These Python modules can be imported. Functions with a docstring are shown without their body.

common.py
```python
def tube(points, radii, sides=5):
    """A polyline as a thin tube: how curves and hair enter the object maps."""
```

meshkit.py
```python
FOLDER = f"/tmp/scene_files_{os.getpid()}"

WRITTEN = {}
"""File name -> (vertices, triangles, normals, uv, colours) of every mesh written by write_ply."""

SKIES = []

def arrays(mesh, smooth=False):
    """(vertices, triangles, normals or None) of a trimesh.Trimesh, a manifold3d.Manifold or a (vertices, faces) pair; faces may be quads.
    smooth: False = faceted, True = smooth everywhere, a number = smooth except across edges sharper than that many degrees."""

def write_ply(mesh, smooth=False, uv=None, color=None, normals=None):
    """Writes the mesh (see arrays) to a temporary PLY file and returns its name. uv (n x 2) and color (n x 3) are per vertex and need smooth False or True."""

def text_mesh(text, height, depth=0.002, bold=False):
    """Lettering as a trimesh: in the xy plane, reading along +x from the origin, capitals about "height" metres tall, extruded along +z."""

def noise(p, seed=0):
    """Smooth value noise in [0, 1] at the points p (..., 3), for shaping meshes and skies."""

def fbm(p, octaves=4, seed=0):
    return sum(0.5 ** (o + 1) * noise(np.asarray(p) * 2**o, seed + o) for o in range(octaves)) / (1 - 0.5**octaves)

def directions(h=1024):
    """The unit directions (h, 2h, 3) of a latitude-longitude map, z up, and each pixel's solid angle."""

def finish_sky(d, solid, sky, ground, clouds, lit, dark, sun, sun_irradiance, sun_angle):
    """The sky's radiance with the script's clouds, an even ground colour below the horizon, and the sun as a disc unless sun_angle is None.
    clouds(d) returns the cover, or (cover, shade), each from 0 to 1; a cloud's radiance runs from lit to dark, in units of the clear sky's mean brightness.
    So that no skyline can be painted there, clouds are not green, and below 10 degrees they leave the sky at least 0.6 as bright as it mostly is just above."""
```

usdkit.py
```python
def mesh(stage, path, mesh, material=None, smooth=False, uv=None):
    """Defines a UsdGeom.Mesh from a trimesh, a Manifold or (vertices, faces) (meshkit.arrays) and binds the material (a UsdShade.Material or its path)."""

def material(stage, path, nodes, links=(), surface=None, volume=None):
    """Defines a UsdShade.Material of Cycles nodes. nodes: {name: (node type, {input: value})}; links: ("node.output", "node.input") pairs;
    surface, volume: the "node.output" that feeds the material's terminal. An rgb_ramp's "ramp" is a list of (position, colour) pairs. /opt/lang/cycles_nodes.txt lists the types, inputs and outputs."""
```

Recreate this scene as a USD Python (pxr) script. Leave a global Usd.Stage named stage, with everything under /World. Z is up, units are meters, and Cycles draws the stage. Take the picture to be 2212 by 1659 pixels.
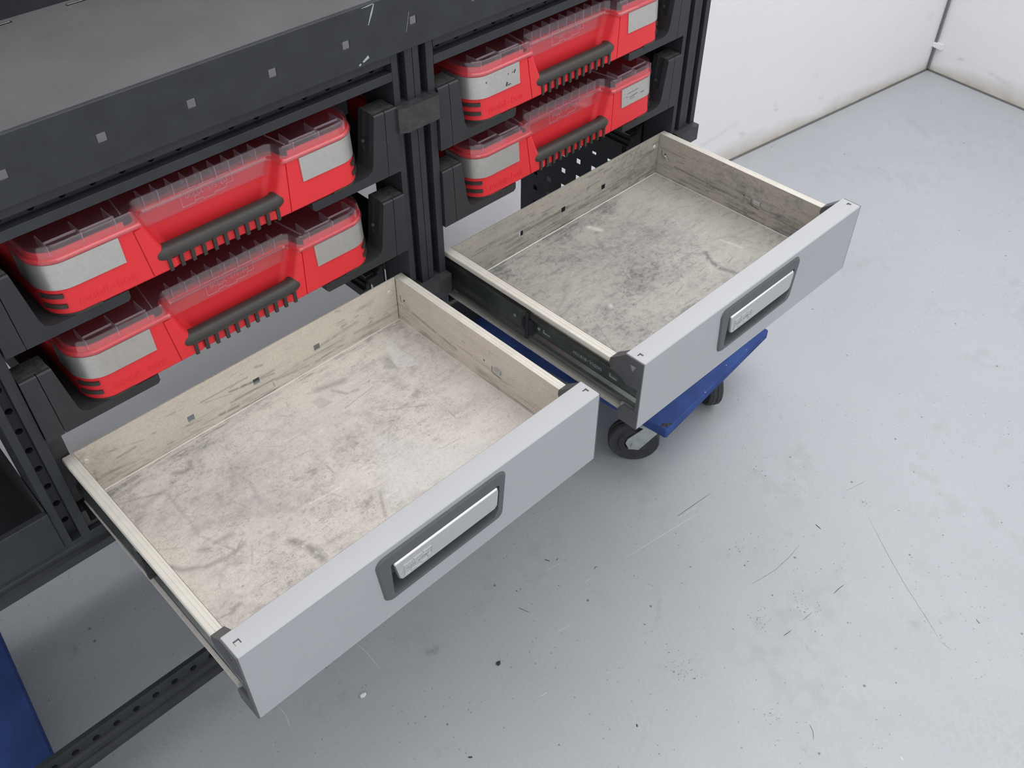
import math, random
import numpy as np
import trimesh
import manifold3d as m3
from shapely.geometry import Polygon, LineString, box as sbox
from shapely.ops import unary_union
from shapely import affinity
import usdkit, meshkit
from pxr import Usd, UsdGeom, UsdLux, UsdShade, Gf, Sdf, Vt

stage = Usd.Stage.CreateInMemory()
UsdGeom.SetStageUpAxis(stage, UsdGeom.Tokens.z)
UsdGeom.SetStageMetersPerUnit(stage, 1.0)
world = UsdGeom.Xform.Define(stage, '/World')
UsdGeom.Scope.Define(stage, '/World/Looks')
ZO = 0.013            # the rack's heights below are taken from 13 mm above the floor

# ---------------------------------------------------------------- camera
cam = UsdGeom.Camera.Define(stage, '/World/camera')
RX, RY, RZ = 0.8049679, -0.0008552, -0.7739580
CAM = (-0.13494556, -0.85171975, 1.4617352 + ZO)
F_PX = 2046.345
cam.CreateHorizontalApertureAttr(36.0)
cam.CreateVerticalApertureAttr(27.0)
cam.CreateFocalLengthAttr(36.0 * F_PX / 2212.0)
cam.CreateClippingRangeAttr(Gf.Vec2f(0.05, 50))
def rot(ax, a):
    c, s = math.cos(a), math.sin(a)
    return np.array({'x': [[1, 0, 0], [0, c, -s], [0, s, c]], 'y': [[c, 0, s], [0, 1, 0], [-s, 0, c]], 'z': [[c, -s, 0], [s, c, 0], [0, 0, 1]]}[ax])
CM = rot('z', RZ) @ rot('y', RY) @ rot('x', RX)
mat = Gf.Matrix4d(1.0)
for i in range(3):
    mat.SetRow(i, Gf.Vec4d(*map(float, CM[:, i]), 0))
mat.SetRow(3, Gf.Vec4d(*CAM, 1))
cam.AddTransformOp().Set(mat)
cam.CreateExposureAttr(0.0)

# ---------------------------------------------------------------- light: daylight-white ceiling lamps and the pale hall around
dome = UsdLux.DomeLight.Define(stage, '/World/hall_light')
dome.CreateIntensityAttr(0.35)
dome.CreateColorAttr(Gf.Vec3f(0.97, 0.985, 1.0))
def lamp(name, x, y, z, w, h, power, tilt=0.0):
    l = UsdLux.RectLight.Define(stage, '/World/' + name)
    l.AddTranslateOp().Set(Gf.Vec3d(x, y, z))
    if tilt: l.AddRotateXOp().Set(tilt)
    l.CreateWidthAttr(w); l.CreateHeightAttr(h); l.CreateIntensityAttr(power)
    l.CreateColorAttr(Gf.Vec3f(1.0, 0.985, 0.96))
    return l
lamp('ceiling_lamp', 1.75, -0.55, 3.0, 4.0, 2.4, 1.72)

# ---------------------------------------------------------------- helpers
COUNT = {}
def numbered(parent, name):
    k = (str(parent), name); n = COUNT.get(k, -1) + 1; COUNT[k] = n
    return name if n == 0 else f'{name}_{n:03d}'
def thing(name, label, cat, loc=(0, 0, 0), group=None):
    x = UsdGeom.Xform.Define(stage, '/World/' + numbered('/World', name))
    x.AddTranslateOp().Set(Gf.Vec3d(loc[0], loc[1], loc[2] + ZO))
    p = x.GetPrim(); p.SetCustomDataByKey('label', label); p.SetCustomDataByKey('category', cat)
    if group: p.SetCustomDataByKey('group', group)
    LOC[str(p.GetPath())] = np.array(loc, float)
    return p
LOC = {}
def base_of(path):
    while path:
        if path in LOC: return LOC[path] + [0, 0, 0]
        path = path.rpartition('/')[0]
    return np.array([0, 0, -ZO])
def tri(mesh):
    v, f, _ = meshkit.arrays(mesh, False)
    return np.asarray(v, float), np.asarray(f, int)
def obj(name, mesh, material, parent=None, smooth=35, label=None, kind=None, paint=None, cat=None):
    """One Mesh prim; coordinates are the room's."""
    pp = str(parent.GetPath()) if parent is not None else '/World'
    path = pp + '/' + numbered(pp, name)
    off = base_of(pp) if parent is not None else np.array([0, 0, -ZO])
    if paint is not None: smooth = False
    v, f = tri(mesh); nrm = None
    if smooth is not False:                                                      # corner-angle weighted normals, split at sharp edges
        g = trimesh.graph.smooth_shade(trimesh.Trimesh(v, f, process=False), angle=np.radians(smooth), facet_minarea=None)
        v, f = np.array(g.vertices), np.array(g.faces)
        a, b, c = v[f[:, 0]], v[f[:, 1]], v[f[:, 2]]
        fn = np.cross(b - a, c - a); fn /= np.maximum(np.linalg.norm(fn, axis=1, keepdims=True), 1e-20); nrm = np.zeros_like(v)
        for k, (p, q, r) in enumerate(((a, b, c), (b, c, a), (c, a, b))):
            u, w = q - p, r - p; d = (u * w).sum(1) / np.maximum(np.linalg.norm(u, axis=1) * np.linalg.norm(w, axis=1), 1e-20)
            np.add.at(nrm, f[:, k], fn * np.arccos(np.clip(d, -1, 1))[:, None])
        l = np.linalg.norm(nrm, axis=1, keepdims=True); nrm = np.where(l > 1e-12, nrm / np.maximum(l, 1e-12), [0, 0, 1.0])
    m = usdkit.mesh(stage, path, (v - off, f), MAT[material], smooth=False)
    if nrm is not None:
        m.CreateNormalsAttr(Vt.Vec3fArray.FromNumpy(nrm.astype(np.float32))); m.SetNormalsInterpolation('vertex')
    if paint is not None:
        UsdGeom.PrimvarsAPI(m).CreatePrimvar('paint', Sdf.ValueTypeNames.Color3fArray, 'vertex').Set(Vt.Vec3fArray.FromNumpy(np.asarray(paint, np.float32)))
    p = m.GetPrim()
    if label: p.SetCustomDataByKey('label', label)
    if kind: p.SetCustomDataByKey('kind', kind)
    if cat: p.SetCustomDataByKey('category', cat)
    return p
def cat(*ms):
    V, F, n = [], [], 0
    for m in ms:
        v, f = tri(m); V.append(v); F.append(f + n); n += len(v)
    return np.vstack(V), np.vstack(F)
def MF(mesh):
    v, f = tri(mesh)
    return m3.Manifold(m3.Mesh(np.asarray(v, np.float32), np.asarray(f, np.uint32)))
def hull(pts):
    return m3.Manifold.hull_points(np.asarray(pts, float))
def bx(x0, x1, y0, y1, z0, z1, c=0.0):
    """Box with chamfered edges."""
    if c <= 0:
        return m3.Manifold.cube([x1 - x0, y1 - y0, z1 - z0]).translate([x0, y0, z0])
    P = []
    for x, sx in ((x0, 1), (x1, -1)):
        for y, sy in ((y0, 1), (y1, -1)):
            for z, sz in ((z0, 1), (z1, -1)):
                P += [(x, y + sy * c, z + sz * c), (x + sx * c, y, z + sz * c), (x + sx * c, y + sy * c, z)]
    return hull(P)
AX = {'x': np.array([[0, 0, 1, 0], [1, 0, 0, 0], [0, 1, 0, 0]], float),      # polygon (y, z) swept along x
      'y': np.array([[1, 0, 0, 0], [0, 0, 1, 0], [0, 1, 0, 0]], float),      # polygon (x, z) swept along y
      'z': np.array([[1, 0, 0, 0], [0, 1, 0, 0], [0, 0, 1, 0]], float)}
def prism(poly, axis, lo, hi):
    """Shapely polygon(s) swept along an axis: a Manifold."""
    polys = getattr(poly, 'geoms', [poly])
    cs = []
    for p in polys:
        cs.append(np.asarray(p.exterior.coords)[:-1])
        cs += [np.asarray(r.coords)[:-1] for r in p.interiors]
    s = m3.CrossSection(cs, m3.FillRule.EvenOdd)
    m = m3.Manifold.extrude(s, hi - lo).translate([0, 0, lo])
    return m.transform(AX[axis])
def cyl(p0, p1, r0, r1=None, n=20):
    p0, p1 = np.asarray(p0, float), np.asarray(p1, float)
    d = p1 - p0; L = np.linalg.norm(d); d /= L
    a = np.cross(d, [0, 0, 1.0] if abs(d[2]) < .9 else [1.0, 0, 0]); a /= np.linalg.norm(a); b = np.cross(d, a)
    t = np.arange(n) * 2 * np.pi / n
    ring = np.cos(t)[:, None] * a + np.sin(t)[:, None] * b
    return hull(np.vstack([p0 + ring * r0, p1 + ring * (r0 if r1 is None else r1)]))
def tube(pts, r, n=8):
    from common import tube as _t
    return _t(pts, r, n)
def rpoly(pts, r):
    """Rounded polygon."""
    p = Polygon(pts) if not hasattr(pts, 'buffer') else pts
    return p.buffer(-r, join_style=2).buffer(r, 8)
def pipe(pts, r, n=10):
    """Closed tube along points as union-free ring mesh with caps."""
    p = np.asarray(pts, float); k = len(p)
    t = np.gradient(p, axis=0); t /= np.linalg.norm(t, axis=1, keepdims=True)
    up = np.array([0, 0, 1.0]) if np.abs(t[:, 2]).max() < .9 else np.array([0.3, 1.0, 0.1])
    a = np.cross(t, up); a /= np.linalg.norm(a, axis=1, keepdims=True); b = np.cross(a, t)
    r = np.broadcast_to(np.asarray(r, float), (k, 2) if np.ndim(r) == 2 else (k,))
    ra, rb = (r[:, 0], r[:, 1]) if r.ndim == 2 else (r, r)
    th = np.arange(n) * 2 * np.pi / n
    V = p[:, None] + np.cos(th)[None, :, None] * a[:, None] * ra[:, None, None] + np.sin(th)[None, :, None] * b[:, None] * rb[:, None, None]
    V = V.reshape(-1, 3); F = []
    for i in range(k - 1):
        for j in range(n):
            q = [i * n + j, i * n + (j + 1) % n, (i + 1) * n + (j + 1) % n, (i + 1) * n + j]
            F += [[q[0], q[2], q[1]], [q[0], q[3], q[2]]]
    for i, s in ((0, 1), (k - 1, -1)):
        V = np.vstack([V, p[i]]); c = len(V) - 1
        for j in range(n):
            e = [c, i * n + j, i * n + (j + 1) % n]
            F.append(e if s > 0 else [e[0], e[2], e[1]])
    F = np.array(F)
    m = trimesh.Trimesh(V, F, process=False)
    if m.volume < 0: F = F[:, ::-1]
    return V, F
def lettering(text, h, width, depth, fn):
    """Raised lettering; fn maps (along, up, out) to the room."""
    m = meshkit.text_mesh(text, h, depth)
    v = np.array(m.vertices); f = np.array(m.faces)
    v[:, 0] -= v[:, 0].min(); v[:, 0] *= width / v[:, 0].max()
    return fn(v), f

# ---------------------------------------------------------------- materials
MAT = {}
def mk(name, nodes, links, surface='p.BSDF'):
    MAT[name] = usdkit.material(stage, '/World/Looks/' + name, nodes, links, surface=surface)
def plain(name, col, rough=0.5, metal=0.0, spec=0.5, vary=0.08, scale=60, bump=0.0, bscale=600, speck=None, **kw):
    """Plain material with slight tonal variation and fine relief."""
    lo = [c * (1 - vary) for c in col]; hi = [min(1, c * (1 + vary)) for c in col]
    nodes = {'tc': ('texture_coordinate', {}), 'n': ('noise_texture', {'scale': scale, 'detail': 4.0, 'roughness': 0.6}), 'r': ('rgb_ramp', {'ramp': [(0.3, lo), (0.7, hi)]}),
             'p': ('principled_bsdf', {'roughness': rough, 'metallic': metal, 'specular_ior_level': spec, **kw})}
    links = [('tc.object', 'n.vector'), ('n.fac', 'r.fac'), ('r.color', 'p.base_color')]
    if speck:
        nodes.update({'n3': ('noise_texture', {'scale': 420.0, 'detail': 5.0, 'roughness': 0.7}), 'r3': ('rgb_ramp', {'ramp': [(0.60, (0, 0, 0)), (0.80, (0.7, 0.7, 0.7))]}),
                      'mx': ('mix_color', {'b': speck})})
        links = [('tc.object', 'n.vector'), ('n.fac', 'r.fac'), ('r.color', 'mx.a'), ('tc.object', 'n3.vector'), ('n3.fac', 'r3.fac'), ('r3.color', 'mx.fac'), ('mx.result', 'p.base_color')]
    if bump:
        nodes.update({'n2': ('noise_texture', {'scale': bscale, 'detail': 3.0}), 'b': ('bump', {'strength': bump, 'distance': 0.001})})
        links += [('tc.object', 'n2.vector'), ('n2.fac', 'b.height'), ('b.normal', 'p.normal')]
    mk(name, nodes, links)
plain('dark_powder', (0.026, 0.0285, 0.034), 0.5, spec=0.32, vary=0.18, scale=25, bump=0.25, bscale=900)
plain('dark_tray_lit', (0.116, 0.117, 0.120), 0.45, vary=0.1, scale=9, bump=0.3, bscale=900)  # rack coat made paler: overhead light on the tray floor is in the colour
plain('dark_worn', (0.030, 0.031, 0.034), 0.5, vary=0.35, scale=60, bump=0.4, bscale=300, speck=(0.16, 0.15, 0.14))
plain('black_plastic', (0.026, 0.028, 0.032), 0.45, spec=0.35, vary=0.12, scale=30, bump=0.15)
plain('dusty_plastic', (0.040, 0.0375, 0.034), 0.8, vary=0.6, scale=140)
plain('red_plastic', (0.67, 0.028, 0.036), 0.45, spec=0.38, vary=0.03, scale=20, bump=0.08, bscale=1200)
plain('rubber', (0.030, 0.027, 0.024), 0.5, vary=0.15, scale=80)
plain('plate_metal', (0.50, 0.49, 0.475), 0.42, metal=0.7, vary=0.05, scale=200)
plain('scuff', (0.045, 0.045, 0.045), 0.8)
plain('silver_paint', (0.46, 0.47, 0.49), 0.42, metal=0.55, vary=0.02, scale=12, bump=0.05, bscale=1500)
plain('bezel_plastic', (0.075, 0.08, 0.09), 0.45, vary=0.06, bump=0.1, bscale=1500)
plain('cap_plastic', (0.085, 0.086, 0.092), 0.5, vary=0.08, bump=0.1)
plain('grip_metal', (0.58, 0.58, 0.58), 0.36, metal=0.85, vary=0.03, scale=200)
plain('cream_steel', (0.64, 0.61, 0.55), 0.42, metal=0.1, vary=0.06, scale=40)
plain('zinc_slide', (0.155, 0.17, 0.162), 0.28, metal=0.8, vary=0.25, scale=30)
plain('zinc', (0.52, 0.56, 0.56), 0.33, metal=0.7, vary=0.12, scale=80)
plain('tyre', (0.032, 0.033, 0.036), 0.6, vary=0.3, scale=60)
plain('white_plastic', (0.82, 0.82, 0.83), 0.45)
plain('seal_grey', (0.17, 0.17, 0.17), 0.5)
plain('trim_alu', (0.42, 0.42, 0.40), 0.4, metal=0.4)
plain('paint_mark', (0.36, 0.37, 0.38), 0.7)
plain('pale_scratch', (0.66, 0.68, 0.71), 0.5)
plain('speck_dirt', (0.15, 0.15, 0.155), 0.8)
plain('crumb_dark', (0.03, 0.03, 0.03), 0.8)
plain('crumb_white', (0.72, 0.72, 0.68), 0.8)
plain('wire_brown', (0.10, 0.06, 0.045), 0.5, metal=0.5)
# carpeted dolly deck: ribbed blue needle felt with pale lint
mk('blue_felt', {'tc': ('texture_coordinate', {}), 'mp': ('mapping', {'scale': (420.0, 60.0, 60.0)}), 'w': ('noise_texture', {'scale': 1.0, 'detail': 2.0}),
                 'n': ('noise_texture', {'scale': 14.0, 'detail': 5.0}), 'r': ('rgb_ramp', {'ramp': [(0.3, (0.03, 0.055, 0.17)), (0.62, (0.042, 0.080, 0.26)), (0.8, (0.06, 0.09, 0.22))]}),
                 'v': ('voronoi_texture', {'scale': 75.0}), 'rv': ('rgb_ramp', {'ramp': [(0.0, (1, 1, 1)), (0.07, (1, 1, 1)), (0.10, (0, 0, 0))]}), 'wn': ('white_noise_texture', {}), 'th': ('math', {'math_type': 'greater_than', 'value2': 0.86}),
                 'mu': ('math', {'math_type': 'multiply'}), 'mx': ('mix_color', {'b': (0.42, 0.46, 0.58)}), 'b': ('bump', {'strength': 0.5, 'distance': 0.001}), 'p': ('principled_bsdf', {'roughness': 0.9, 'specular_ior_level': 0.2})},
   [('tc.object', 'mp.vector'), ('mp.vector', 'w.vector'), ('tc.object', 'n.vector'), ('n.fac', 'r.fac'), ('tc.object', 'v.vector'), ('v.distance', 'rv.fac'), ('v.position', 'wn.vector'), ('wn.value', 'th.value1'),
    ('th.value', 'mu.value1'), ('rv.color', 'mu.value2'), ('mu.value', 'mx.fac'), ('r.color', 'mx.a'), ('mx.result', 'p.base_color'), ('w.fac', 'b.height'), ('b.normal', 'p.normal')])
# clear lid
for nm_, fac_, rg_ in (('clear_lid', 0.03, 0.06), ('clear_edge', 0.15, 0.10)):
    mk(nm_, {'t': ('transparent_bsdf', {'color': (0.955, 0.935, 0.95)}), 'g': ('glossy_bsdf', {'roughness': rg_, 'color': (1, 1, 1)}), 'd': ('diffuse_bsdf', {'color': (0.66, 0.52, 0.60)}),
             'f': ('layer_weight', {'blend': 0.5}), 'pw': ('math', {'math_type': 'power', 'value2': 5.0}), 'ma': ('math', {'math_type': 'multiply_add', 'value2': 0.9, 'value3': 0.04}),
             'a': ('mix_closure', {'fac': fac_}), 'm': ('mix_closure', {})},
       [('t.BSDF', 'a.closure1'), ('d.BSDF', 'a.closure2'), ('f.facing', 'pw.value1'), ('pw.value', 'ma.value1'), ('ma.value', 'm.fac'), ('a.closure', 'm.closure1'), ('g.BSDF', 'm.closure2')], surface='m.closure')
# painted surfaces: colour of stains and wear from the mesh's "paint", fine grain on top
def painted(name, rough, metal=0.0, grain=0.10, gscale=500.0, spec=0.5, rvar=0.1, bump=0.06):
    mk(name, {'a': ('attribute', {'attribute': 'paint'}), 'ge': ('geometry', {}), 'n': ('noise_texture', {'scale': gscale, 'detail': 3.0, 'roughness': 0.65}),
              'r': ('rgb_ramp', {'ramp': [(0.3, (1 - grain,) * 3), (0.7, (1 + grain,) * 3)]}), 'mx': ('mix_color', {'blend_type': 'multiply', 'fac': 1.0, 'use_clamp': False}),
              'n2': ('noise_texture', {'scale': 18.0, 'detail': 4.0}), 'mr': ('map_range', {'from_min': 0.3, 'from_max': 0.7, 'to_min': rough - rvar, 'to_max': rough + rvar}),
              'b': ('bump', {'strength': bump, 'distance': 0.001}), 'p': ('principled_bsdf', {'metallic': metal, 'specular_ior_level': spec})},
       [('a.color', 'mx.a'), ('ge.position', 'n.vector'), ('n.fac', 'r.fac'), ('r.color', 'mx.b'), ('mx.result', 'p.base_color'), ('ge.position', 'n2.vector'), ('n2.fac', 'mr.value'), ('mr.result', 'p.roughness'),
        ('n.fac', 'b.height'), ('b.normal', 'p.normal')])
mk('drawer_sheet', {'a': ('attribute', {'attribute': 'paint'}), 'ge': ('geometry', {}), 'n': ('noise_texture', {'scale': 420.0, 'detail': 5.0, 'roughness': 0.75}), 'r': ('rgb_ramp', {'ramp': [(0.30, (0.86,) * 3), (0.5, (1.0,) * 3), (0.7, (1.08,) * 3)]}),
    'mx': ('mix_color', {'blend_type': 'multiply', 'fac': 1.0, 'use_clamp': False}), 's': ('noise_texture', {'scale': 750.0, 'detail': 4.0, 'roughness': 0.7}), 'sr': ('rgb_ramp', {'ramp': [(0.55, (1, 1, 1)), (0.64, (0.45, 0.44, 0.43))]}),
    'sm': ('noise_texture', {'scale': 26.0, 'detail': 4.0}), 'smr': ('map_range', {'from_min': 0.40, 'from_max': 0.65, 'to_min': 0.1, 'to_max': 0.9, 'clamp': True}), 'm2': ('mix_color', {'blend_type': 'multiply', 'use_clamp': False}),
    'mp': ('mapping', {'scale': (55.0, 900.0, 600.0)}), 'st': ('noise_texture', {'scale': 1.0, 'detail': 3.0, 'distortion': 0.6}), 'str': ('rgb_ramp', {'ramp': [(0.60, (1, 1, 1)), (0.70, (0.74, 0.73, 0.72))]}), 'm3': ('mix_color', {'blend_type': 'multiply', 'use_clamp': False}),
    'n2': ('noise_texture', {'scale': 18.0, 'detail': 4.0}), 'mr': ('map_range', {'from_min': 0.3, 'from_max': 0.7, 'to_min': 0.32, 'to_max': 0.52}), 'b': ('bump', {'strength': 0.08, 'distance': 0.001}), 'p': ('principled_bsdf', {'metallic': 0.08})},
   [('a.color', 'mx.a'), ('ge.position', 'n.vector'), ('n.fac', 'r.fac'), ('r.color', 'mx.b'), ('ge.position', 's.vector'), ('s.fac', 'sr.fac'), ('ge.position', 'sm.vector'), ('sm.fac', 'smr.value'), ('smr.result', 'm2.fac'), ('mx.result', 'm2.a'), ('sr.color', 'm2.b'),
    ('ge.position', 'mp.vector'), ('mp.vector', 'st.vector'), ('st.fac', 'str.fac'), ('smr.result', 'm3.fac'), ('m2.result', 'm3.a'), ('str.color', 'm3.b'), ('m3.result', 'p.base_color'),
    ('ge.position', 'n2.vector'), ('n2.fac', 'mr.value'), ('mr.result', 'p.roughness'), ('n.fac', 'b.height'), ('b.normal', 'p.normal')])
mk('floor_paint', {'a': ('attribute', {'attribute': 'paint'}), 'ge': ('geometry', {}), 'n': ('noise_texture', {'scale': 170.0, 'detail': 4.0, 'roughness': 0.7}), 'r': ('rgb_ramp', {'ramp': [(0.3, (0.95,) * 3), (0.7, (1.05,) * 3)]}),
    'mx': ('mix_color', {'blend_type': 'multiply', 'fac': 1.0, 'use_clamp': False}),
    # trodden-in specks: few large, many small, gathered in patches
    'v1': ('voronoi_texture', {'scale': 26.0}), 't1': ('rgb_ramp', {'ramp': [(0.0, (1, 1, 1)), (0.045, (1, 1, 1)), (0.085, (0, 0, 0))]}), 'w1': ('white_noise_texture', {}), 'g1': ('math', {'math_type': 'greater_than', 'value2': 0.80}), 'm1': ('math', {'math_type': 'multiply'}),
    'v2': ('voronoi_texture', {'scale': 95.0}), 't2': ('rgb_ramp', {'ramp': [(0.0, (1, 1, 1)), (0.10, (1, 1, 1)), (0.17, (0, 0, 0))]}), 'w2': ('white_noise_texture', {}), 'np': ('noise_texture', {'scale': 5.0, 'detail': 3.0}), 'mr2': ('map_range', {'from_min': 0.40, 'from_max': 0.75, 'to_min': 0.0, 'to_max': 0.5}),
    'g2': ('math', {'math_type': 'less_than'}), 'm2': ('math', {'math_type': 'multiply'}), 'm2b': ('math', {'math_type': 'multiply', 'value2': 0.6}), 'mm': ('math', {'math_type': 'maximum'}), 'ms': ('math', {'math_type': 'multiply', 'value2': 0.8}),
    'mk': ('mix_color', {'b': (0.12, 0.12, 0.125)}), 'n2': ('noise_texture', {'scale': 9.0, 'detail': 5.0}), 'mr': ('map_range', {'from_min': 0.3, 'from_max': 0.7, 'to_min': 0.36, 'to_max': 0.55}), 'b': ('bump', {'strength': 0.06, 'distance': 0.001}), 'p': ('principled_bsdf', {})},
   [('a.color', 'mx.a'), ('ge.position', 'n.vector'), ('n.fac', 'r.fac'), ('r.color', 'mx.b'), ('ge.position', 'v1.vector'), ('v1.distance', 't1.fac'), ('v1.position', 'w1.vector'), ('w1.value', 'g1.value1'), ('t1.color', 'm1.value1'), ('g1.value', 'm1.value2'),
    ('ge.position', 'v2.vector'), ('v2.distance', 't2.fac'), ('v2.position', 'w2.vector'), ('ge.position', 'np.vector'), ('np.fac', 'mr2.value'), ('w2.value', 'g2.value1'), ('mr2.result', 'g2.value2'), ('t2.color', 'm2.value1'), ('g2.value', 'm2.value2'),
    ('m2.value', 'm2b.value1'), ('m1.value', 'mm.value1'), ('m2b.value', 'mm.value2'), ('mm.value', 'ms.value1'), ('ms.value', 'mk.fac'), ('mx.result', 'mk.a'), ('mk.result', 'p.base_color'), ('ge.position', 'n2.vector'), ('n2.fac', 'mr.value'), ('mr.result', 'p.roughness'),
    ('n.fac', 'b.height'), ('b.normal', 'p.normal')])
painted('wall_panel', 0.5, grain=0.02, gscale=120.0, spec=0.35)

# ---------------------------------------------------------------- stains: colours on a grid of surface points
def seg_dist(U, V, pts):
    d = np.full(U.shape, 1e9)
    for (a, b), (c, e) in zip(pts[:-1], pts[1:]):
        vx, vy = c - a, e - b; L2 = vx * vx + vy * vy + 1e-12
        t = np.clip(((U - a) * vx + (V - b) * vy) / L2, 0, 1)
        d = np.minimum(d, np.hypot(U - a - t * vx, V - b - t * vy))
    return d
def stroke(C, U, V, pts, w, col, op, soft=0.5, broken=0.0, seed=0):
    pts = np.asarray(pts, float); m = w * (1 + soft) + 0.004
    iu = np.where((U[:, 0] > pts[:, 0].min() - m) & (U[:, 0] < pts[:, 0].max() + m))[0]
    iv = np.where((V[0] > pts[:, 1].min() - m) & (V[0] < pts[:, 1].max() + m))[0]
    if not len(iu) or not len(iv): return
    s = np.s_[iu[0]:iu[-1] + 1, iv[0]:iv[-1] + 1]
    d = seg_dist(U[s], V[s], pts)
    a = np.clip((w * (1 + soft) - d) / (2 * w * soft + 1e-9), 0, 1) * op
    if broken:
        n = meshkit.fbm(np.stack([U[s] * 160, V[s] * 160, np.zeros_like(d) + seed], -1), 3, seed)
        a = a * np.clip((n - 0.5 * broken) / 0.25, 0, 1)
    C[s] = C[s] * (1 - a[..., None]) + np.asarray(col) * a[..., None]
def area(C, U, V, pts, col, op, edge=0.004, seed=0, broken=0.4):
    from shapely import contains_xy
    P = Polygon(pts); x0, y0, x1, y1 = P.bounds
    iu = np.where((U[:, 0] > x0) & (U[:, 0] < x1))[0]; iv = np.where((V[0] > y0) & (V[0] < y1))[0]
    if not len(iu) or not len(iv): return
    s = np.s_[iu[0]:iu[-1] + 1, iv[0]:iv[-1] + 1]
    ins = contains_xy(P, U[s].ravel(), V[s].ravel()).reshape(U[s].shape)
    d = seg_dist(U[s], V[s], list(pts) + [pts[0]])
    n = meshkit.fbm(np.stack([U[s] * 90, V[s] * 90, np.zeros_like(d) + seed], -1), 4, seed)
    a = ins * np.clip(d / edge, 0, 1) * op * (1 - broken + broken * np.clip((n - 0.35) / 0.3, 0, 1))
    C[s] = C[s] * (1 - a[..., None]) + np.asarray(col) * a[..., None]
def grid_faces(nu, nv, keep=None):
    i, j = np.meshgrid(np.arange(nu - 1), np.arange(nv - 1), indexing='ij')
    if keep is not None: i, j = i[keep], j[keep]
    a = (i * nv + j).ravel(); b = a + nv
    return np.vstack([np.stack([a, b, b + 1], 1), np.stack([a, b + 1, a + 1], 1)])

# ---------------------------------------------------------------- floor and walls
FZ = -0.013
def spaced(lo, hi, f0, f1, fine, coarse):
    return np.unique(np.round(np.concatenate([np.arange(lo, f0, coarse), np.arange(f0, f1, fine), np.arange(f1, hi + coarse, coarse)]), 5))
gx = spaced(-1.6, 3.9, -0.25, 2.1, 0.0045, 0.018); gy = spaced(-2.6, 1.0, -1.1, 0.12, 0.0045, 0.018)
U, V = np.meshgrid(gx, gy, indexing='ij')
P0 = np.stack([U, V, np.zeros_like(U)], -1)
n1 = meshkit.fbm(P0 * 2.2, 4, 1); n2 = meshkit.fbm(P0 * 9, 4, 2); n3 = meshkit.fbm(P0 * 45, 3, 3)
FB = np.array([0.418, 0.441, 0.468])
C = FB * (1 + 0.10 * (n1 - 0.5) + 0.06 * (n2 - 0.5))[..., None]
dirt = np.clip((n2 - 0.54) / 0.2, 0, 1) * np.clip((n3 - 0.40) / 0.3, 0, 1)
C = C * (1 - 0.09 * dirt[..., None] * np.array([0.9, 1.0, 1.05]))
rng = np.random.default_rng(5)
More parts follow.
